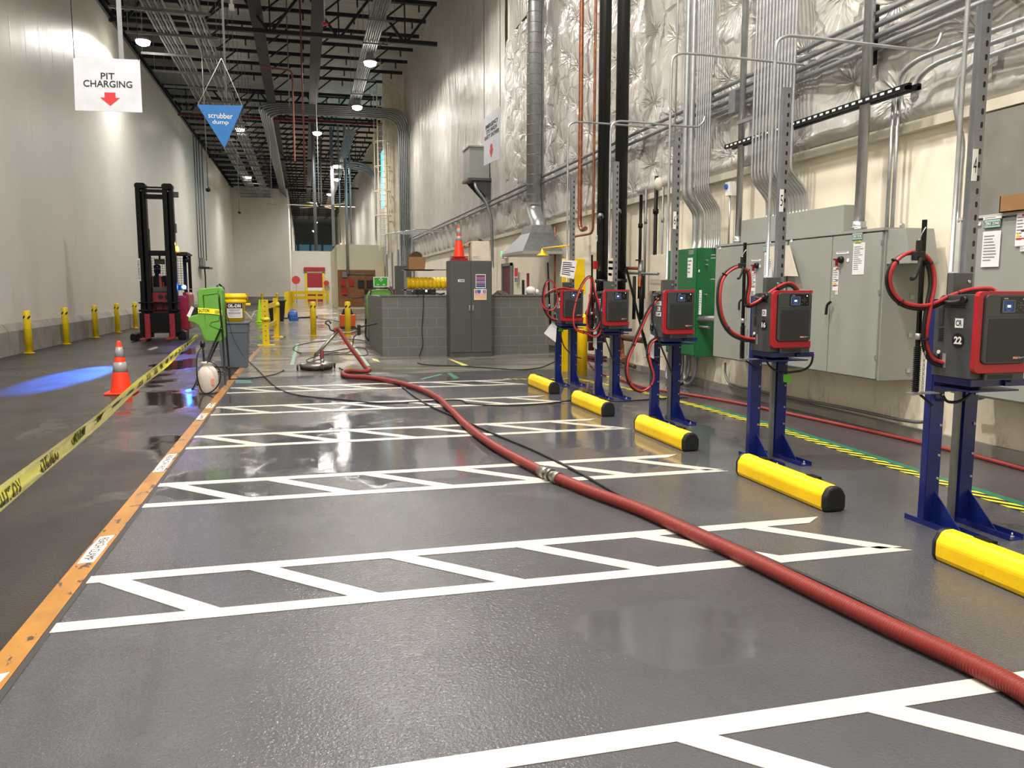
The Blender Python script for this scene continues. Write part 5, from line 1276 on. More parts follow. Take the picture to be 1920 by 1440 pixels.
# plywood board with boxes on the cream room
t=thing('plywood_board','brown plywood board on the front of the cream room','board',(3.5,57,0.2)); P('board',M().box(2.27,56.94,.15,4.85,56.995,2.68),wood,t)
bx=[(660,545-2,9,12,redp),(677,538-0,8,12,redp),(661,558-6,9,10,redp)]
for i,(x,z,w_,h_,m_,lab) in enumerate(((2.62,1.75,.32,.48,redp,'upper left red alarm box on the plywood board'),(3.18,1.75,.32,.46,redp,'upper right red alarm box on the plywood board'),(2.72,1.15,.32,.46,redp,'lower red alarm box on the plywood board'),(3.85,1.65,.42,.55,blk,'left black box on the plywood board'),(4.45,1.65,.42,.55,blk,'right black box on the plywood board'),(4.2,1.0,.25,.6,blk,'lower black box on the plywood board'),(2.75,2.3,.34,.38,galvd,'grey junction box above the red alarm boxes'))):
    link('wall_box',M().box(x-w_/2,56.8,z-h_/2+.05,x+w_/2,56.94,z+h_/2+.05),m_,lab,'box',bevel=.01)
link('board_raceway',M().cyl((2.95,56.9,.8),(4.05,56.9,.8),.03,6).cyl((2.9,56.88,2.42),(4.7,56.88,2.36),.05,8),galvd,'thin raceways across the plywood board','raceway')
for u,w_ in ((651,.1),(659,.06),(639,.05)):
    a=yf(u,460,56.8); link('drop_conduit',M().cyl((a.x,56.8,2.4 if w_==.1 else 4.5),(a.x,56.8,12.4),w_,8),galv,['thick','thin','thinnest'][(651,659,639).index(u)]+' vertical conduit hanging over the cream room corner','conduit')
a=yf(626,460,59); link('steel_column',M().box(a.x-.11,58.9,4.4,a.x+.11,59.1,12.6),galvd,'tall grey steel column over the corner of the cream room','column')
for u,y,zb,r,lab in ((593,40,3.4,.02,'thin white drop pipe with a black camera in mid aisle'),(585,50,2.,.1,'long dark mast hanging beside the far lights'),(568,30,9.,.03,'rusty vertical sprinkler drop'),(543,34,9.6,.02,'short pipe drop over the freezer wall end')):
    a=yf(u,200,y); z0={593:yf(593,382,40).z,585:yf(585,470,50).z,568:yf(568,352,30).z,543:yf(543,200,34).z}[u]
    t=thing('drop_pipe',lab,'pipe',(a.x,y,z0)); P('tube',M().cyl((a.x,y,z0),(a.x,y,12.6),r,8),{593:white,585:galvd,568:rustr,543:galvd}[u],t)
    if u==593: P('camera_head',M().ball((a.x,y,z0),.1),blk,t)
for u,v,y,lab in ((390,355,30,'hanging black dome camera in front of the freezer wall'),(449,398,46,'small hanging dome camera before the end wall'),(510,383,46,'hanging sensor with a flat head before the end wall')):
    a=yf(u,v,y); t=thing('hanging_camera',lab,'camera',a); P('drop_rod',M().cyl(a,(a.x,y,12.6),.018,6),galvd,t); P('dome',M().ball(a,.09) if u!=510 else M().box(a.x-.28,y-.1,a.z-.03,a.x+.28,y+.1,a.z+.03),blk if u!=510 else galvd,t)
# sprinkler main and red drops
link('sprinkler_pipe',M().tube([(-1.4,33.5,9.9),(-.5,33.5,9.85),(-.25,33.5,9.8),(-.2,33.5,9.6),(-.2,33.5,6.4)],.035,8,sub=3),rustr,'rusty sprinkler main turning down near mid aisle','sprinkler pipe')
a=yf(609,45,26); t=thing('sprinkler_drop','small red sprinkler drop near the top of the picture','sprinkler',a); P('drop',M().cyl(a,(a.x,26,12.6),.02,6),galv,t); P('head',M().ball(a,.07,sc=(1.6,1,.6)),redp,t)
a=yf(434,13,22); t=thing('hanging_sensor','small white hanging sensor near the top left','sensor',a); P('drop',M().cyl(a,(a.x,22,12.6),.03,8),white,t); P('head',M().box(a.x-.06,21.95,a.z-.08,a.x+.06,22.05,a.z+.06),white,t)
a=yf(422,130,18); link('drop_pipe',M().cyl((a.x,18,yf(425,180,18).z),(a.x,18,12.6),.022,8),galv,'long pale drop pipe behind the blue triangle sign','pipe')
# big ceiling fan
t=thing('ceiling_fan','large white industrial fan with yellow blade marks deep in the aisle','fan',yf(603,386,60))
c=yf(603,386,60)
P('down_rod',M().cyl(c,(c.x,60,12.6),.06,10),galvd,t); P('hub',M().cyl(c-Vector((0,0,.12)),c+Vector((0,0,.12)),.22,14),blk,t)
for k in range(6):
    a=PI/3*k+.12; d=Vector((math.cos(a),math.sin(a),0)); b=P('blade',M().bar(c+d*.2,c+d*2.4,.24,.04),white,t)
    P('blade_mark',M().bar(c+d*.9,c+d*1.15,.245,.05),yel,b)
# ================================================================== far end of the aisle
t=thing('roll_up_door','red roll-up door in a yellow frame at the end of the aisle','door',(1.2,92,0))
P('curtain',M().box(.38,91.9,0,2.0,92,3.1),redm,t); P('white_band',M().box(.38,91.88,1.15,2.0,91.9,1.5),white,t)
P('frame',M().box(.16,91.85,0,.36,92,3.2).box(2.02,91.85,0,2.22,92,3.2),yelg,t); P('roller_housing',M().box(.05,91.6,3.3,2.3,92,3.75),redm,t,bevel=.05); P('lintel',M().box(.16,91.85,3.1,2.22,92,3.3),cream,t)
for u,v,y,r,lab in ((555,525,86,.42,'large round red warning sign by the freezer wall corner'),(612,531,91.5,.3,'small round red sign right of the roll-up door')):
    a=yf(u,v,y); t=thing('round_sign',lab,'sign',(a.x,y,0)); P('disc',M().lathe((a.x,y-.02,a.z),[(r,0),(r,.04)],20,axis='Y'),mat('sign_red',(176,52,46),.5),t); P('post',M().cyl((a.x,y+.04,0),(a.x,y+.04,a.z),.03,6),galvd,t)
t=thing('guard_railing','yellow two-rail guard railing across the far aisle','railing',(0,78,0))
pa=Vector((-1.05,48.5,0)); pb=Vector((-.95,78,0)); pc=Vector((2.2,78,0))
for z in (.55,1.02): P('rail',M().bar(pa+Z*z,pb+Z*z,.05,.3),yelg,t); P('rail',M().bar(pb+Z*z,pc+Z*z,.05,.3),yelg,t)
for i in range(13):
    p=pa.lerp(pb,i/12); P('post',M().box(p.x-.07,p.y-.07,0,p.x+.07,p.y+.07,1.2),yelg,t)
for i in range(1,4):
    p=pb.lerp(pc,i/3); P('post',M().box(p.x-.07,p.y-.07,0,p.x+.07,p.y+.07,1.2),yelg,t)
# air mover, orange machine, black tub
p=zf(550,603); t=thing('air_mover','small blue carpet air mover on the wet floor','air mover',p)
P('housing',M().lathe((p.x-.2,p.y,.24),[(.1,0),(.2,.03),(.22,.12),(.22,.3),(.18,.38)],20,axis='X'),bluem,t); P('outlet',M().box(p.x-.12,p.y-.32,.03,p.x+.22,p.y,.2),bluem,t,bevel=.02); P('inlet_grille',M().lathe((p.x-.22,p.y,.24),[(.11,0),(.11,.02)],16,axis='X'),blk,t); P('carry_handle',M().tube([(p.x-.1,p.y,.44),(p.x-.05,p.y,.5),(p.x+.05,p.y,.5),(p.x+.1,p.y,.44)],.015,6),bluem,t)
p=zf(652,618); t=thing('wet_vacuum','orange mop bucket machine with black handles behind the middle bollard','cleaning machine',p)
m=M(); frus(m,p.y-.2,p.y+.2,p.x-.25,p.x+.25,.1,p.y-.22,p.y+.22,p.x-.27,p.x+.27,.52); P('tank',m,orangem,t,bevel=.03)
P('lid',M().prism([(-.2,.52),(.2,.52),(.1,.7),(-.1,.7)],(p.x,p.y+.1,0),X,Z,-.01).prism([(-.2,.52),(.2,.52),(.12,.72),(-.12,.72)],(p.x,p.y+.1,0),X,Z,.2),blk,t)
P('skirt',M().box(p.x-.3,p.y-.24,.03,p.x+.3,p.y+.24,.1),blk,t,bevel=.02)
p=zf(520,602); m=M(); frus(m,p.y-.3,p.y+.3,p.x-.27,p.x+.27,0,p.y-.38,p.y+.38,p.x-.36,p.x+.36,.85); t=thing('black_tub','black plastic tub behind the guard posts','tub',p); P('tub_body',m,blk,t,bevel=.02); P('tub_rim',M().box(p.x-.4,p.y-.42,.85,p.x+.4,p.y+.42,.92),greydk,t,bevel=.02)
# bollards
def bollard(x,y,h,r,lab,grp,band=True,base=True):
    t=thing('bollard',lab,'bollard',(x,y,0),grp)
    P('sleeve',M().lathe((x,y,0),[(r,0),(r,h-.03),(r*.85,h-.008),(r*.3,h)],20),yelg,t)
    if band:
        z=h-.2; mb=M()
        for k in range(2):
            a0=-PI*.85+k*1.5
            q=[]; nn=8
            for j in range(nn+1):
                a=a0+j*.9/nn; q.append((x+(r+.002)*math.cos(a),y+(r+.002)*math.sin(a),z+.05*j/nn-.0)); q.append((x+(r+.002)*math.cos(a),y+(r+.002)*math.sin(a),z+.05*j/nn+.05))
            mb.add(q,[(2*j,2*j+2,2*j+3,2*j+1) for j in range(nn)])
        P('black_stripe',mb,blk,t)
    if base: P('base_plate',M().cyl((x,y,0),(x,y,.012),r*1.5,18),yelg,t)
wl=['nearest bollard on the left, by the freezer wall kerb','second bollard along the freezer wall kerb','third bollard along the freezer wall kerb','fourth bollard along the freezer wall kerb','fifth bollard, half hidden behind the lift truck']
for k,(u,v) in enumerate(((55,662),(125,645),(180,633),(221,623))):
    p=zf(u,v); bollard(p.x,p.y,.93,.075,'yellow '+wl[k],'bollards along the freezer wall')
bollard(-5.85,31,.93,.075,'yellow '+wl[4],'bollards along the freezer wall'); 
for k,y in enumerate((45,52,59,66)): bollard(-5.85+ (0 if k<1 else 0),y,.93,.08,'small yellow bollard far along the freezer wall kerb','far bollards')
for k,x in enumerate((-5.,-3.7,-2.4)): bollard(x,76.2,1.,.1,'small yellow bollard in front of the end wall kerb','bollards at the end wall')
for (u,v,lab) in ((520,631,'yellow bollard just right of the guard posts'),(588,630,'yellow bollard standing alone in mid aisle'),(653,630,'yellow bollard in front of the orange machine')):
    p=zf(u,v); bollard(p.x,p.y,1.02,.085,lab,'middle bollards')
# yellow guard end-frame
t=thing('rack_guard','yellow steel guard frame with punched posts at the end of the orange tape','guard',(-.9,22,0))
P('post',M().box(-1.03,20.7,.01,-.87,20.78,1.13),yelg,t,label='near yellow punched post'); P('foot_plate',M().box(-1.15,20.55,0,-.75,20.95,.015),yelg,t)
P('post',M().box(-.88,24.1,.01,-.74,24.18,1.13),yelg,t); P('foot_plate',M().box(-.98,23.95,0,-.62,24.3,.015),yelg,t)
P('rail',M().bar((-.93,20.78,.95),(-.8,24.1,.95),.03,.12).bar((-.93,20.78,.45),(-.8,24.1,.45),.03,.12),yelg,t)
m=M()
for i in range(9): m.cyl((-.95,20.695,.12+.12*i),(-.95,20.7,.12+.12*i),.014,8)
P('punched_holes',m,blk,t)
P('caution_wrap',M().lathe((-.95,20.74,.62),[(.11,0),(.12,.03),(.1,.07)],10).lathe((-.81,24.14,.9),[(.11,0),(.12,.05),(.1,.1)],10),tapem,t)
# ================================================================== eyewash station at the left
EY=12.05
t=thing('eyewash_station','bright green portable eyewash tank on a black folding stand, wrapped with caution tape','eyewash station',(-1.3,EY+.2,0))
sil=[(369,546),(376,541),(412,537),(416,545),(417,560),(417,600),(418,620),(419,636),(414,641),(385,641),(380,633),(377,620),(372,611),(364,606),(353,603),(352,595),(358,592),(368,590),(372,588),(371,570)]
q=[yf(u,v,EY) for u,v in sil]; o=Vector((q[0].x,EY,0))
poly=[(p.x-o.x,p.z) for p in q]
P('tank',M().prism(poly[::-1],o,X,Z,-.44),grn,t,bevel=.018)
for pts in ([(377,545),(390,543),(391,632),(384,634)],):
    pass
rb=[yf(u,v,EY-.0) for u,v in ((381,553),(396,551),(409,549),(411,566),(412,592),(410,601),(396,604),(393,609),(411,617))]
P('tank_rib',M().tube([Vector((p.x,EY-.004,p.z)) for p in rb],.008,6,smooth=False),mat('green_rib',(74,150,40),.45),t)
rb=[yf(u,v,EY) for u,v in ((381,553),(384,590),(387,636))]
P('tank_rib',M().tube([Vector((p.x,EY-.004,p.z)) for p in rb],.008,6,smooth=False),MATS['green_rib'],t)
a=yf(418,536,EY)
def rod(pts,r=.014,name='frame_tube',mt=blk): return P(name,M().tube([yf(u,v,y) for u,v,y in pts],r,8,smooth=False),mt,t)
rod([(405,545,EY+.1),(408,535,EY+.02),(411,560,EY+.0),(417,620,EY-.02),(423,722,EY+.15)]); rod([(411,533,EY+.35),(419,540,EY+.4),(424,620,EY+.45),(431,712,EY+.9)])
rod([(416,612,EY-.02),(382,688,EY-.3),(361,730,EY-.66)]); rod([(422,612,EY+.42),(386,690,EY+.1),(370,722,EY-.2)])
rod([(420,697,EY+.13),(402,697,EY+.02)],.011); rod([(428,688,EY+.8),(398,688,EY+.5)],.011)
bm=M()
for u,v,y in ((415,616,EY-.04),(421,697,EY+.11),(429,688,EY+.78),(371,698,EY-.5)): 
    c=yf(u,v,y); bm.cyl(c-Y*.025,c,.007,8)
P('bolt',bm,galv,t)
d=[yf(u,v,EY+.15) for u,v in ((355,592),(361,575),(371,576),(373,588),(366,596))]
P('side_device',M().prism([(p.x-d[0].x,p.z) for p in d],(d[0].x,EY+.02,0),X,Z,-.14),rubber,t,bevel=.01)
sheet('device_label',[(350,592),(359,574),(364,577),(356,596)],'y',EY+.0,paper,'','',0,par=t)
c=yf(368,541,EY+.1); P('tray_plate',M().prism([(-.16,0),(.04,0),(.08,.04),(-.02,.04)],(c.x,EY+.0,c.z-.01),X,Y*2.2,.006),galv,t)
# caution tape wrapped on the tank
def ribbon(pts,w,upv,mt,name,par,lab=None,cat=None):
    m=M(); q=[]
    for p,u_ in zip(pts,upv): q+=[p-u_*w/2,p+u_*w/2]
    n=len(pts); m.add(q,[(2*i,2*i+2,2*i+3,2*i+1) for i in range(n-1)],0,True)
    return P(name,m,mt,par) if par is not None else link(name,m,mt,lab,cat)
pts=[yf(371,582,EY-.0),yf(390,583,EY-.012),yf(410,585,EY-.03),yf(416,587,EY-.03)]; pts=[Vector((p.x,EY-.012,p.z)) for p in pts]
ribbon(pts,.075,[Z]*4,tapem,'wrapped_tape',t); 
txt('CAUTION',yf(381,582.4,EY-.013)+Vector((0,0,0)),X,Z,.045,ink,t,w=.16,bold=.02,t=.0006); txt('CUIDADO',yf(409,585,EY-.013),X,Z,.045,ink,t,w=.09,bold=.02,t=.0006)
# long caution tape to the camera side
T0=Vector((-1.42,EY-.02,.93)); T0=yf(374,618,EY+.0)*1; T0=yf(371,629,EY+.05)
T1=yf(-60,990,1.86)
N=60; cp=[]; 
for i in range(N+1):
    s_=i/N; p=T1.lerp(T0,s_); p.z-=.10*math.sin(PI*s_)*0+.0
    cp.append(p)
def tapeup(s_): 
    a=math.radians(10+ (26*math.sin(s_*9)*s_*(1-s_)*2)); d=(T0-T1).normalized(); side=d.cross(Z).normalized(); up=side.cross(d); return (up*math.cos(a)+side*math.sin(a)).normalized()
def crown(i): return 0
m=M(); q=[]; W=.076; nx=5
for i,p in enumerate(cp):
    s_=i/N; u_=tapeup(s_); d=(T0-T1).normalized(); nn=d.cross(u_)
    for j in range(nx): 
        b=(j/(nx-1)-.5); q.append(p+u_*b*W+nn*(.006*math.cos(b*7+s_*20)))
m.add(q,[(i*nx+j,(i+1)*nx+j,(i+1)*nx+j+1,i*nx+j+1) for i in range(N) for j in range(nx-1)],0,True)
ct=link('caution_tape',m,tapem,'long yellow caution tape stretched from the green eyewash station to the left picture edge','barrier tape')
L=(T0-T1).length; dd=(T0-T1)/L
k=0; s0=.3
while s0<L-.3:
    def fn(a,b,c,s0=s0):
        x=s0+a; s_=x/L; p=T1+dd*x; u_=tapeup(s_); nn=dd.cross(u_); bb=b/W
        return p+u_*b+nn*(.006*math.cos(bb*7+s_*20)+(.0012 if c>.0006 else -.0012))
    txt('CAUTION' if k%2==0 else 'CUIDADO',(0,0,0),X,Z,.036,mat('tape_print',(70,68,20),.5),ct,w=.24,bold=.02,fn=fn); k+=1; s0+=.47
# sprayer
t=thing('pump_sprayer','white pump sprayer jug with a black hose under the eyewash stand','sprayer',(-1.27,11.42,0))
sx,sy_=-1.29,11.42
P('jug',M().lathe((sx,sy_,0),[(.115,0),(.13,.02),(.13,.22),(.12,.29),(.09,.34),(.06,.365),(.055,.38),(.08,.40),(.08,.42),(.03,.425)],24),mat('jug_white',(214,206,196),.4),t)
P('label_patch',M().box(sx+.05,sy_-.128,.12,sx+.09,sy_-.115,.2),mat('patch_orange',(220,150,120),.6),t)
P('hose',M().tube([(sx,sy_-.02,.38),(sx+.02,sy_-.1,.43),(sx+.1,sy_-.15,.41),(sx+.17,sy_-.16,.3),(sx+.16,sy_-.16,.16),(sx+.05,sy_-.17,.03),(sx-.04,sy_-.17,.02),(sx-.1,sy_-.16,.14),(sx-.12,sy_-.15,.35),(sx-.1,sy_-.1,.55),(sx-.06,sy_-.05,.62)],.009,8),blk,t)
P('pump_handle',M().cyl((sx-.04,sy_,.42),(sx-.05,sy_,.68),.014,8).cyl((sx-.05,sy_,.62),(sx-.05,sy_,.7),.032,10),blk,t)
# grey bin with the yellow pail
p=(-1.235,15.1); t=thing('waste_bin','square grey plastic bin behind the eyewash station','bin',(p[0],p[1],0))
m=M(); frus(m,p[1]-.2,p[1]+.2,p[0]-.21,p[0]+.21,0,p[1]-.24,p[1]+.24,p[0]-.25,p[0]+.25,.62); P('tub',m,binm,t,bevel=.015)
P('rim_band',M().box(p[0]-.255,p[1]-.25,.62,p[0]+.255,p[1]+.25,.78),binm,t,bevel=.012); P('lid',M().box(p[0]-.275,p[1]-.27,.78,p[0]+.275,p[1]+.27,.815),binm,t,bevel=.01)
t=thing('plastic_pail','yellow lidded pail labelled OIL DRI standing on the grey bin','pail',(-1.18,15.1,.815))
c=(-1.2,15.1,.817)
P('pail_body',M().lathe(c,[(.15,0),(.175,.33),(.195,.34),(.195,.37),(.185,.375),(.19,.41)],28),yel,t); P('pail_lid',M().lathe(c,[(.2,.41),(.205,.43),(.205,.46),(.195,.463),(.195,.48),(.185,.495),(.02,.5)],28),yel,t)
a=Vector((-1.2,15.1,.817))
def cylw(m_r):
    def f(x_,b,c_): an=-PI/2+x_/m_r; return a+Vector((math.cos(an)*(m_r+c_+.003),math.sin(an)*(m_r+c_+.003),b))
    return f
m=M(); q=[]; g=cylw(.17)
for j in range(13):
    x_=-.14+.28*j/12
    for b in (.07,.25,.33): q.append(g(x_,b,.002))
m.add(q,[(3*j,3*j+3,3*j+4,3*j+1) for j in range(12)],0,True); m.add([],[],1); n0=len(m.f)
m.f+= [[3*j+1,3*j+4,3*j+5,3*j+2] for j in range(12)]; m.m+=[0]*12; m.s+=[True]*12
P('pail_label',m,paper,t)
m=M(); q=[]
for j in range(13):
    x_=-.14+.28*j/12
    for b in (.235,.325): q.append(g(x_,b,.0045))
m.add(q,[(2*j,2*j+2,2*j+3,2*j+1) for j in range(12)],0,True); P('label_band',m,mat('label_navy',(24,28,44),.5),t)
txt('OIL-DRI',(0,0,0),X,Z,.06,white,t,w=.22,bold=.04,fn=lambda x_,b,c_:g(x_,b+.28,c_+.006))
for i,(b,w_) in enumerate(((.21,.2),(.19,.16),(.165,.22),(.15,.2),(.135,.21),(.1,.22))):
    m=M(); q=[]
    for j in range(9):
        x_=-w_/2+w_*j/8
        for bb in (b-.004,b+.004): q.append(g(x_,bb,.0045))
    m.add(q,[(2*j,2*j+2,2*j+3,2*j+1) for j in range(8)],0,True); P('printed_lines',m,inkg if i else ink,t)
P('bail_lug',M().box(-1.02,15.02,1.1,-.93,15.1,1.14),yel,t,bevel=.01)
p0=yf(463,592,14.9); link('wood_strip',M().bar(yf(459,583,15.1),yf(472,598,15.1),.03,.02),mat('pale_wood',(206,180,130),.7),'pale wooden strip leaning beside the yellow pail','strip')
link('guide_string',M().tube([yf(472,594,15.1),(-1.,18,.93),(-.95,20.7,.8)],.006,5),tapem,'yellow string from the pail to the guard posts','string')
# thin cable from the station top to the floor
link('thin_cord',M().tube([yf(419,560,12.6),yf(428,600,13.0),yf(440,640,13.6),yf(455,665,14),zf(465,676,.01)],.004,5),cordm,'thin cord dropping from the eyewash stand past the grey bin','cord')
# second eyewash station behind the block wall
t=thing('eyewash_station','green eyewash tank on a black frame beside the left end of the block wall','eyewash station',(1.8,22.3,0))
y=20.2
q=[yf(u,v,y) for u,v in ((688,560),(692,548),(702,543),(728,543),(734,548),(735,556),(700,556),(699,596),(694,600),(690,596))]
P('tank',M().prism([(p.x-q[0].x,p.z) for p in q],(q[0].x,y,0),X,Z,-.4),grn,t,bevel=.02)
def rod2(pts,r=.017): return P('frame_tube',M().tube([yf(u,v,y-.05) for u,v in pts],r,8,smooth=False),blk,t)
rod2([(692,640),(693,560),(696,543),(705,540),(728,540),(735,548)]); rod2([(686,598),(685,630),(690,638),(700,640)]); P('strap_block',M().box(yf(690,0,y).x,y-.1,yf(0,590,y).z-.12,yf(697,0,y).x,y,yf(0,586,y).z-.0),blk,t)
t2=thing('first_aid_sign','green eyewash sign with a white cross above the second station','sign',(1.9,20.3,1.45)); a=yf(700,519,20.75); b=yf(728,538,20.75)
P('panel',M().box(a.x,20.75,b.z,b.x,20.77,a.z),white,t2); P('green_field',M().box(a.x+.02,20.745,b.z+.02,b.x-.02,20.75,a.z-.02),mat('sign_green',(40,160,50),.5),t2)
cx=(a.x+b.x)/2; cz=(a.z+b.z)/2
P('cross',M().box(cx-.015,20.74,cz+.01,cx+.015,20.745,cz+.1).box(cx-.045,20.74,cz+.04,cx+.045,20.745,cz+.07),white,t2); P('cross',M().box(cx-.1,20.74,cz-.08,cx-.05,20.745,cz-.06).box(cx+.05,20.74,cz-.08,cx+.1,20.745,cz-.06),white,t2)
P('sign_post',M().box(cx-.02,20.77,0.,cx+.02,20.8,a.z),galvd,t2)
# ================================================================== left wall fittings
for k,u in enumerate((364.5,369,373.5,379)):
    y=xf(u,300,-6.1).y; link('wall_conduit',M().cyl((-6.1,y,3.2),(-6.1,y,10.5),.03,8),galvd,'thin conduit running down the freezer wall behind the lift truck','conduit','conduits on the freezer wall')
p=xf(380,492,-6.0); t=thing('wall_device','small grey box with a black bracket under the freezer wall conduits','device',p); P('box',M().box(-6.1,p.y-.6,p.z-.25,-5.9,p.y+.6,p.z+.25),galvd,t); P('bracket',M().box(-6.1,p.y-1.2,p.z-.4,-5.5,p.y+.7,p.z-.3),blk,t); P('hanging_wires',M().tube([(-5.9,p.y,p.z-.4),(-5.85,p.y-.3,p.z-.9),(-5.9,p.y+.1,p.z-1.3),(-5.88,p.y-.2,p.z-2.)],.04,6),blk,t)
# ================================================================== lift truck
TX,TY=-3.8,23.9
t=thing('lift_truck','red and black reach truck with a tall mast, blue spot lamp and amber beacon','lift truck',(TX,TY,0))
for s,nm in ((-1,'mast_upright'),(1,'mast_upright')):
    x=TX+s*.335
    m=M().box(x-.135,TY-.42,.08,x-.02,TY-.2,4.05).box(x+.015,TY-.38,.08,x+.12,TY-.15,4.1).box(x-.135,TY-.2,.08,x+.12,TY-.15,4.0)
    m.prism(rnd(.28,.16,.07),(x-.145,TY-.44,4.03),X,Z,-.3)
    P(nm,m,blkst,t,bevel=.015)
P('mast_crossbar',M().box(TX-.25,TY-.4,4.06,TX+.25,TY-.32,4.1).box(TX-.25,TY-.4,3.95,TX+.25,TY-.32,4.03).box(TX-.25,TY-.38,3.78,TX+.25,TY-.28,3.9),blkst,t)
P('mast_crossbar',M().box(TX-.25,TY-.3,2.28,TX+.25,TY-.2,2.42),blkst,t)
P('mast_fitting',M().box(TX+.43,TY-.25,3.85,TX+.58,TY-.15,4.0).box(TX+.4,TY-.3,2.9,TX+.5,TY-.2,3.15),greydk,t,bevel=.01)
P('hose_bundle',M().cyl((TX-.22,TY-.18,1.3),(TX-.22,TY-.18,3.0),.025,8).cyl((TX+.2,TY-.18,1.3),(TX+.2,TY-.18,3.05),.025,8),blk,t)
pl=P('mast_sign',M().box(TX-.51,TY-.432,1.6,TX-.43,TY-.425,2.2),white,t); txt('CHILL REACH 10',(TX-.47,TY-.433,1.9),(0,0,-1),X,.045,ink,pl,w=.5,bold=.01)
# body
m=M().box(TX-.6,TY+.2,.22,TX+.62,TY+1.5,1.2); P('body',m,redm,t,bevel=.06)
P('side_cover',M().prism([(.62,.25),(.78,.3),(.78,1.22),(.72,1.3),(.62,1.3)],(TX-.12,TY+.25,0),X,Z,-1.1),redm,t,bevel=.03)
P('side_panel',M().box(TX+.645,TY+.5,.3,TX+.665,TY+.9,1.1),mat('panel_pale',(120,112,112),.5),t)
P('front_plate',M().box(TX-.26,TY-.1,1.0,TX+.3,TY+.0,1.3),redm,t,bevel=.02)
m=M()
for x in (-.02,.14): m.lathe((TX+x,TY-.13,1.17),[(.055,0),(.06,.02)],16,axis='Y')
P('round_lamp',m,blk,t)
P('front_hood',M().box(TX-.3,TY-.12,1.3,TX+.3,TY+.2,1.44),greydk,t,bevel=.02)
P('carriage',M().box(TX-.52,TY-.5,.78,TX+.52,TY-.44,.84).box(TX-.52,TY-.5,1.0,TX+.52,TY-.44,1.04).box(TX-.52,TY-.46,.2,TX+.52,TY-.4,.75),blkst,t,bevel=.01)
m=M()
for i in range(6): m.box(TX-.45+.18*i-.015,TY-.5,.78,TX-.45+.18*i+.015,TY-.46,1.04)
P('load_guard',m,blkst,t)
for s in (-1,1):
    x=TX+s*.31+.0
    P('fork',M().box(x-.07,TY-.56,.08,x+.07,TY-.5,.72).box(x-.07,TY-1.35,.06,x+.07,TY-.5,.1),redm,t,bevel=.012)
P('outrigger',M().prism([(0,0),(.16,0),(.16,.16),(.05,.2),(0,.14)],(TX-.72,TY+.1,.02),X,Z,.85),blkst,t,bevel=.02)
P('outrigger',M().prism([(0,0),(.2,0),(.2,.2),(.05,.28),(0,.14)],(TX+.42,TY+.1,.02),X,Z,.5),blkst,t,bevel=.02)
P('drive_wheel',M().lathe((TX+.5,TY+.6,.17),[(.1,-.06),(.17,-.05),(.17,.06),(.1,.07)],20,axis='X'),rubber,t); P('drive_wheel',M().lathe((TX-.5,TY+.6,.17),[(.1,-.06),(.17,-.05),(.17,.06),(.1,.07)],20,axis='X'),rubber,t)
# overhead guard
P('overhead_guard',M().box(TX-.5,TY-.1,2.34,TX+.66,TY+1.4,2.4).box(TX+.5,TY-.1,2.3,TX+.72,TY+.5,2.4),blkst,t,bevel=.02)
for x,y in ((TX+.58,TY+.4),(TX-.5,TY+1.35),(TX+.58,TY+1.35)): P('guard_post',M().box(x-.04,y-.04,1.2,x+.04,y+.04,2.36),blkst,t)
m=M(); 
for i in range(15): m.box(TX-.5+.07*i-.004,TY+1.3,1.3,TX-.5+.07*i+.004,TY+1.305,2.3)
for i in range(14): m.box(TX-.5,TY+1.3,1.35+.07*i-.004,TX+.5,TY+1.305,1.35+.07*i+.004)
P('rear_mesh',m,blkst,t)
P('hanging_radio',M().box(TX-.13,TY-.1,2.06,TX+.12,TY+.0,2.2).cyl((TX,TY-.05,2.2),(TX,TY-.05,2.34),.03,8),blk,t,bevel=.02)
P('work_lamp',M().lathe((TX+.66,TY+.2,2.2),[(.03,-.06),(.08,-.04),(.08,.05)],12,axis='Y'),blk,t)
P('amber_beacon',M().lathe((TX+.46,TY-.15,2.42),[(.05,0),(.055,.08),(.03,.12)],14),ambl,t)
P('blue_lamp',M().lathe((TX+.59,TY-.12,1.44),[(.05,0),(.055,.05)],16,axis='Y'),blul,t); P('blue_lamp_bracket',M().box(TX+.42,TY-.08,1.36,TX+.62,TY+.0,1.5),blk,t)
P('side_sticker',M().box(TX+.5,TY+.24,1.0,TX+.54,TY+.245,1.2),white,t)
l=bpy.data.lights.new('blue_spot','SPOT'); l.energy=110000; l.color=(.03,.16,1.); l.spot_size=math.radians(6.); l.spot_blend=.6; l.shadow_soft_size=.03
o=bpy.data.objects.new('blue_spot',l); COL.objects.link(o); o.location=(TX+.72,TY-.2,2.25); tg=zf(132,707)+Vector((0,.15,0)); o.rotation_euler=(tg-o.location).to_track_quat('-Z','Y').to_euler()
l=bpy.data.lights.new('blue_glow','POINT'); l.energy=12; l.color=(.02,.12,1.); l.shadow_soft_size=.06
o=bpy.data.objects.new('blue_glow',l); COL.objects.link(o); o.location=(TX+.6,TY-.24,1.45)
l=bpy.data.lights.new('amber_glow','POINT'); l.energy=14; l.color=(1,.5,.1); l.shadow_soft_size=.06
o=bpy.data.objects.new('amber_glow',l); COL.objects.link(o); o.location=(TX+.46,TY-.3,2.6)
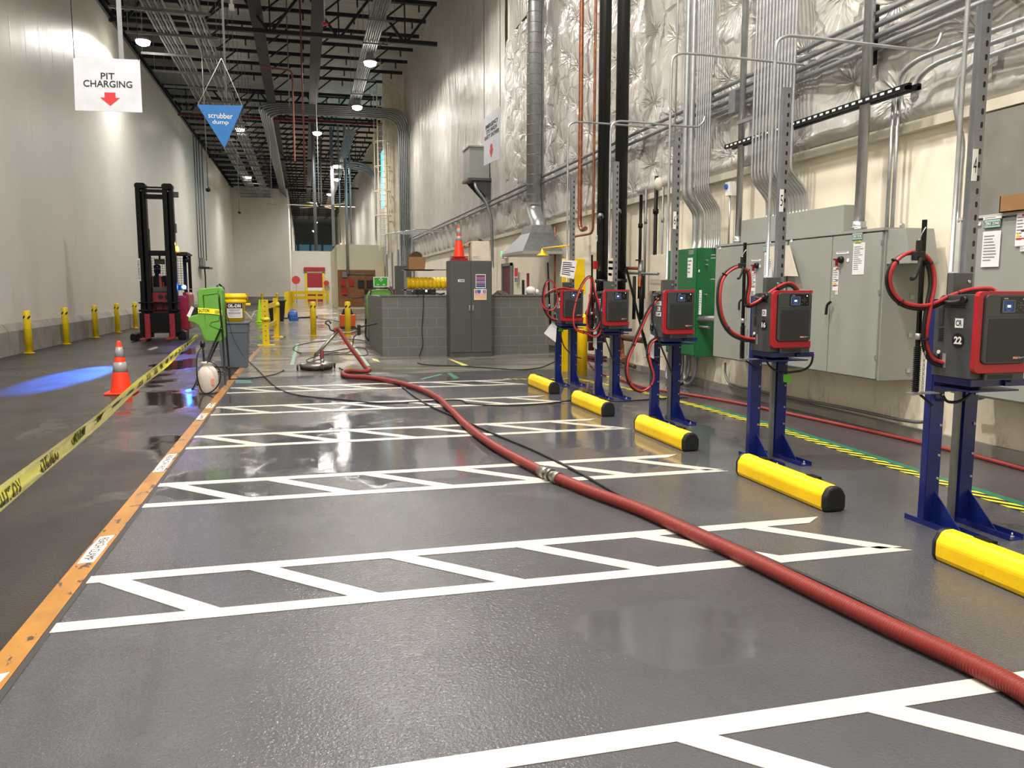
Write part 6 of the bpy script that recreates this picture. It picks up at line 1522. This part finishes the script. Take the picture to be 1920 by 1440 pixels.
# ------------------------------------------------------------------ driver
def skinned(name,verts,edges,rad,mt,parent,root=0,lev=2):
    me=bpy.data.meshes.new('sk'); me.from_pydata(verts,edges,[]); ob=bpy.data.objects.new('sk',me); COL.objects.link(ob)
    ob.modifiers.new('s','SKIN'); sv=me.skin_vertices[0].data if me.skin_vertices else None
    if sv is None:
        me.attributes; bpy.context.view_layer.update()
    for i,r in enumerate(rad):
        me.skin_vertices[0].data[i].radius=(r if isinstance(r,tuple) else (r,r)); 
    me.skin_vertices[0].data[root].use_root=True
    sb=ob.modifiers.new('u','SUBSURF'); sb.levels=lev; sb.render_levels=lev
    bpy.context.view_layer.update()
    nm=bpy.data.meshes.new_from_object(ob.evaluated_get(bpy.context.evaluated_depsgraph_get()))
    bpy.data.objects.remove(ob); mb=M(); mb.add([v.co.copy() for v in nm.vertices],[list(p.vertices) for p in nm.polygons],0,True); bpy.data.meshes.remove(nm)
    return mb
try:
    DX,DY=TX-.2,TY+.62
    UPP=.2
    t=thing('person','person in dark hooded clothing, cap and orange safety vest driving the lift truck','person',(DX,DY,.3))
    V=[(0,0,1.02),(0,0,1.2),(0,-.01,1.4),(0,-.01,1.52),(0,-.01,1.6),(.01,-.02,1.68),
       (-.19,0,1.5),(-.25,-.08,1.25),(-.2,-.32,1.18),(-.18,-.4,1.17),
       (.19,0,1.5),(.26,-.08,1.27),(.22,-.3,1.2),(.2,-.38,1.19),
       (-.1,0,.9),(-.12,-.12,.65),(-.12,-.02,.38),(-.12,-.14,.34),
       (.1,0,.9),(.12,-.12,.65),(.12,-.02,.38),(.12,-.14,.34)]
    V=[(DX+a,DY+b,c+UPP) for a,b,c in V]
    Eg=[(0,1),(1,2),(2,3),(3,4),(4,5),(2,6),(6,7),(7,8),(8,9),(2,10),(10,11),(11,12),(12,13),(0,14),(14,15),(15,16),(16,17),(0,18),(18,19),(19,20),(20,21)]
    R=[(.15,.11),(.15,.11),(.17,.12),(.07,.07),(.055,.055),(.06,.06),.075,.052,.04,.035,.075,.052,.04,.035,.09,.075,.055,.045,.09,.075,.055,.045]
    P('clothed_body',skinned('b',V,Eg,R,cloth,t,0),cloth,t)
    hc=Vector((DX+.02,DY-.03,1.94))
    hd=M(); pr=[]
    for i in range(11):
        a=PI*i/10; pr.append((max(.002,math.sin(a)*.085*(1 if i>4 else .88)),-math.cos(a)*.125))
    hd.lathe(hc,pr,20); P('head',hd,skin,t)
    P('nose',M().ball(hc+Vector((.055,-.075,-.01)),.018),skin,t); P('balaclava',M().lathe(hc,[(.075,-.13),(.088,-.08),(.094,-.02),(.09,-.01)],20).ball(hc+Vector((.05,-.06,-.05)),.05),cloth,t)
    P('eye',M().ball(hc+Vector((.075,-.055,.015)),.011).ball(hc+Vector((.03,-.085,.015)),.011),white,t)
    P('cap',M().lathe(hc,[(.094,.03),(.096,.06),(.08,.11),(.03,.135)],20).box(hc.x+.02,hc.y-.16,hc.z+.035,hc.x+.1,hc.y-.06,hc.z+.05),cloth,t)
    P('cap_badge',M().ball(hc+Vector((.02,-.095,.075)),.018),white,t)
    vm=M()
    for s in (-1,1):
        vm.prism([(s*.07,.0),(s*.13,.0),(s*.15,.3),(s*.13,.5),(s*.08,.52),(s*.08,.3)],(DX,DY-.155,1.2),X,Z,.02)
    vm.prism([(-.17,0),(.17,0),(.18,.4),(.1,.54),(-.1,.54),(-.18,.4)],(DX,DY+.13,1.2),X,Z,.02)
    vm.box(DX-.19,DY-.15,1.2,DX-.165,DY+.13,1.58).box(DX+.165,DY-.15,1.2,DX+.19,DY+.13,1.58).bar((DX-.1,DY-.14,1.73),(DX-.1,DY+.12,1.74),.07,.02).bar((DX+.1,DY-.14,1.73),(DX+.1,DY+.12,1.74),.07,.02)
    P('safety_vest',vm,vest,t)
    # hands on the controls
    for s in (-1,1):
        w0=Vector(V[9] if s<0 else V[13]); hm=M().ball(w0+Vector((0,-.03,0)),.038,sc=(1,1,.6))
        for f in range(4): a=w0+Vector((-.027+.018*f,-.05,.0)); hm.tube([a,a+Vector((0,-.03,.004)),a+Vector((0,-.05,-.015)),a+Vector((0,-.045,-.03))],.008,6,sub=3)
        a=w0+Vector((-s*.03,-.02,0)); hm.tube([a,a+Vector((-s*.02,-.02,.0)),a+Vector((-s*.018,-.045,-.01))],.009,6,sub=3)
        P('hand',hm,cloth,t)
    P('control_console',M().box(TX-.4,DY-.52,1.05,TX+.25,DY-.4,1.18),greydk,bpy.data.objects['lift_truck'],bevel=.02)
except Exception as ex:
    print('driver failed',ex); raise
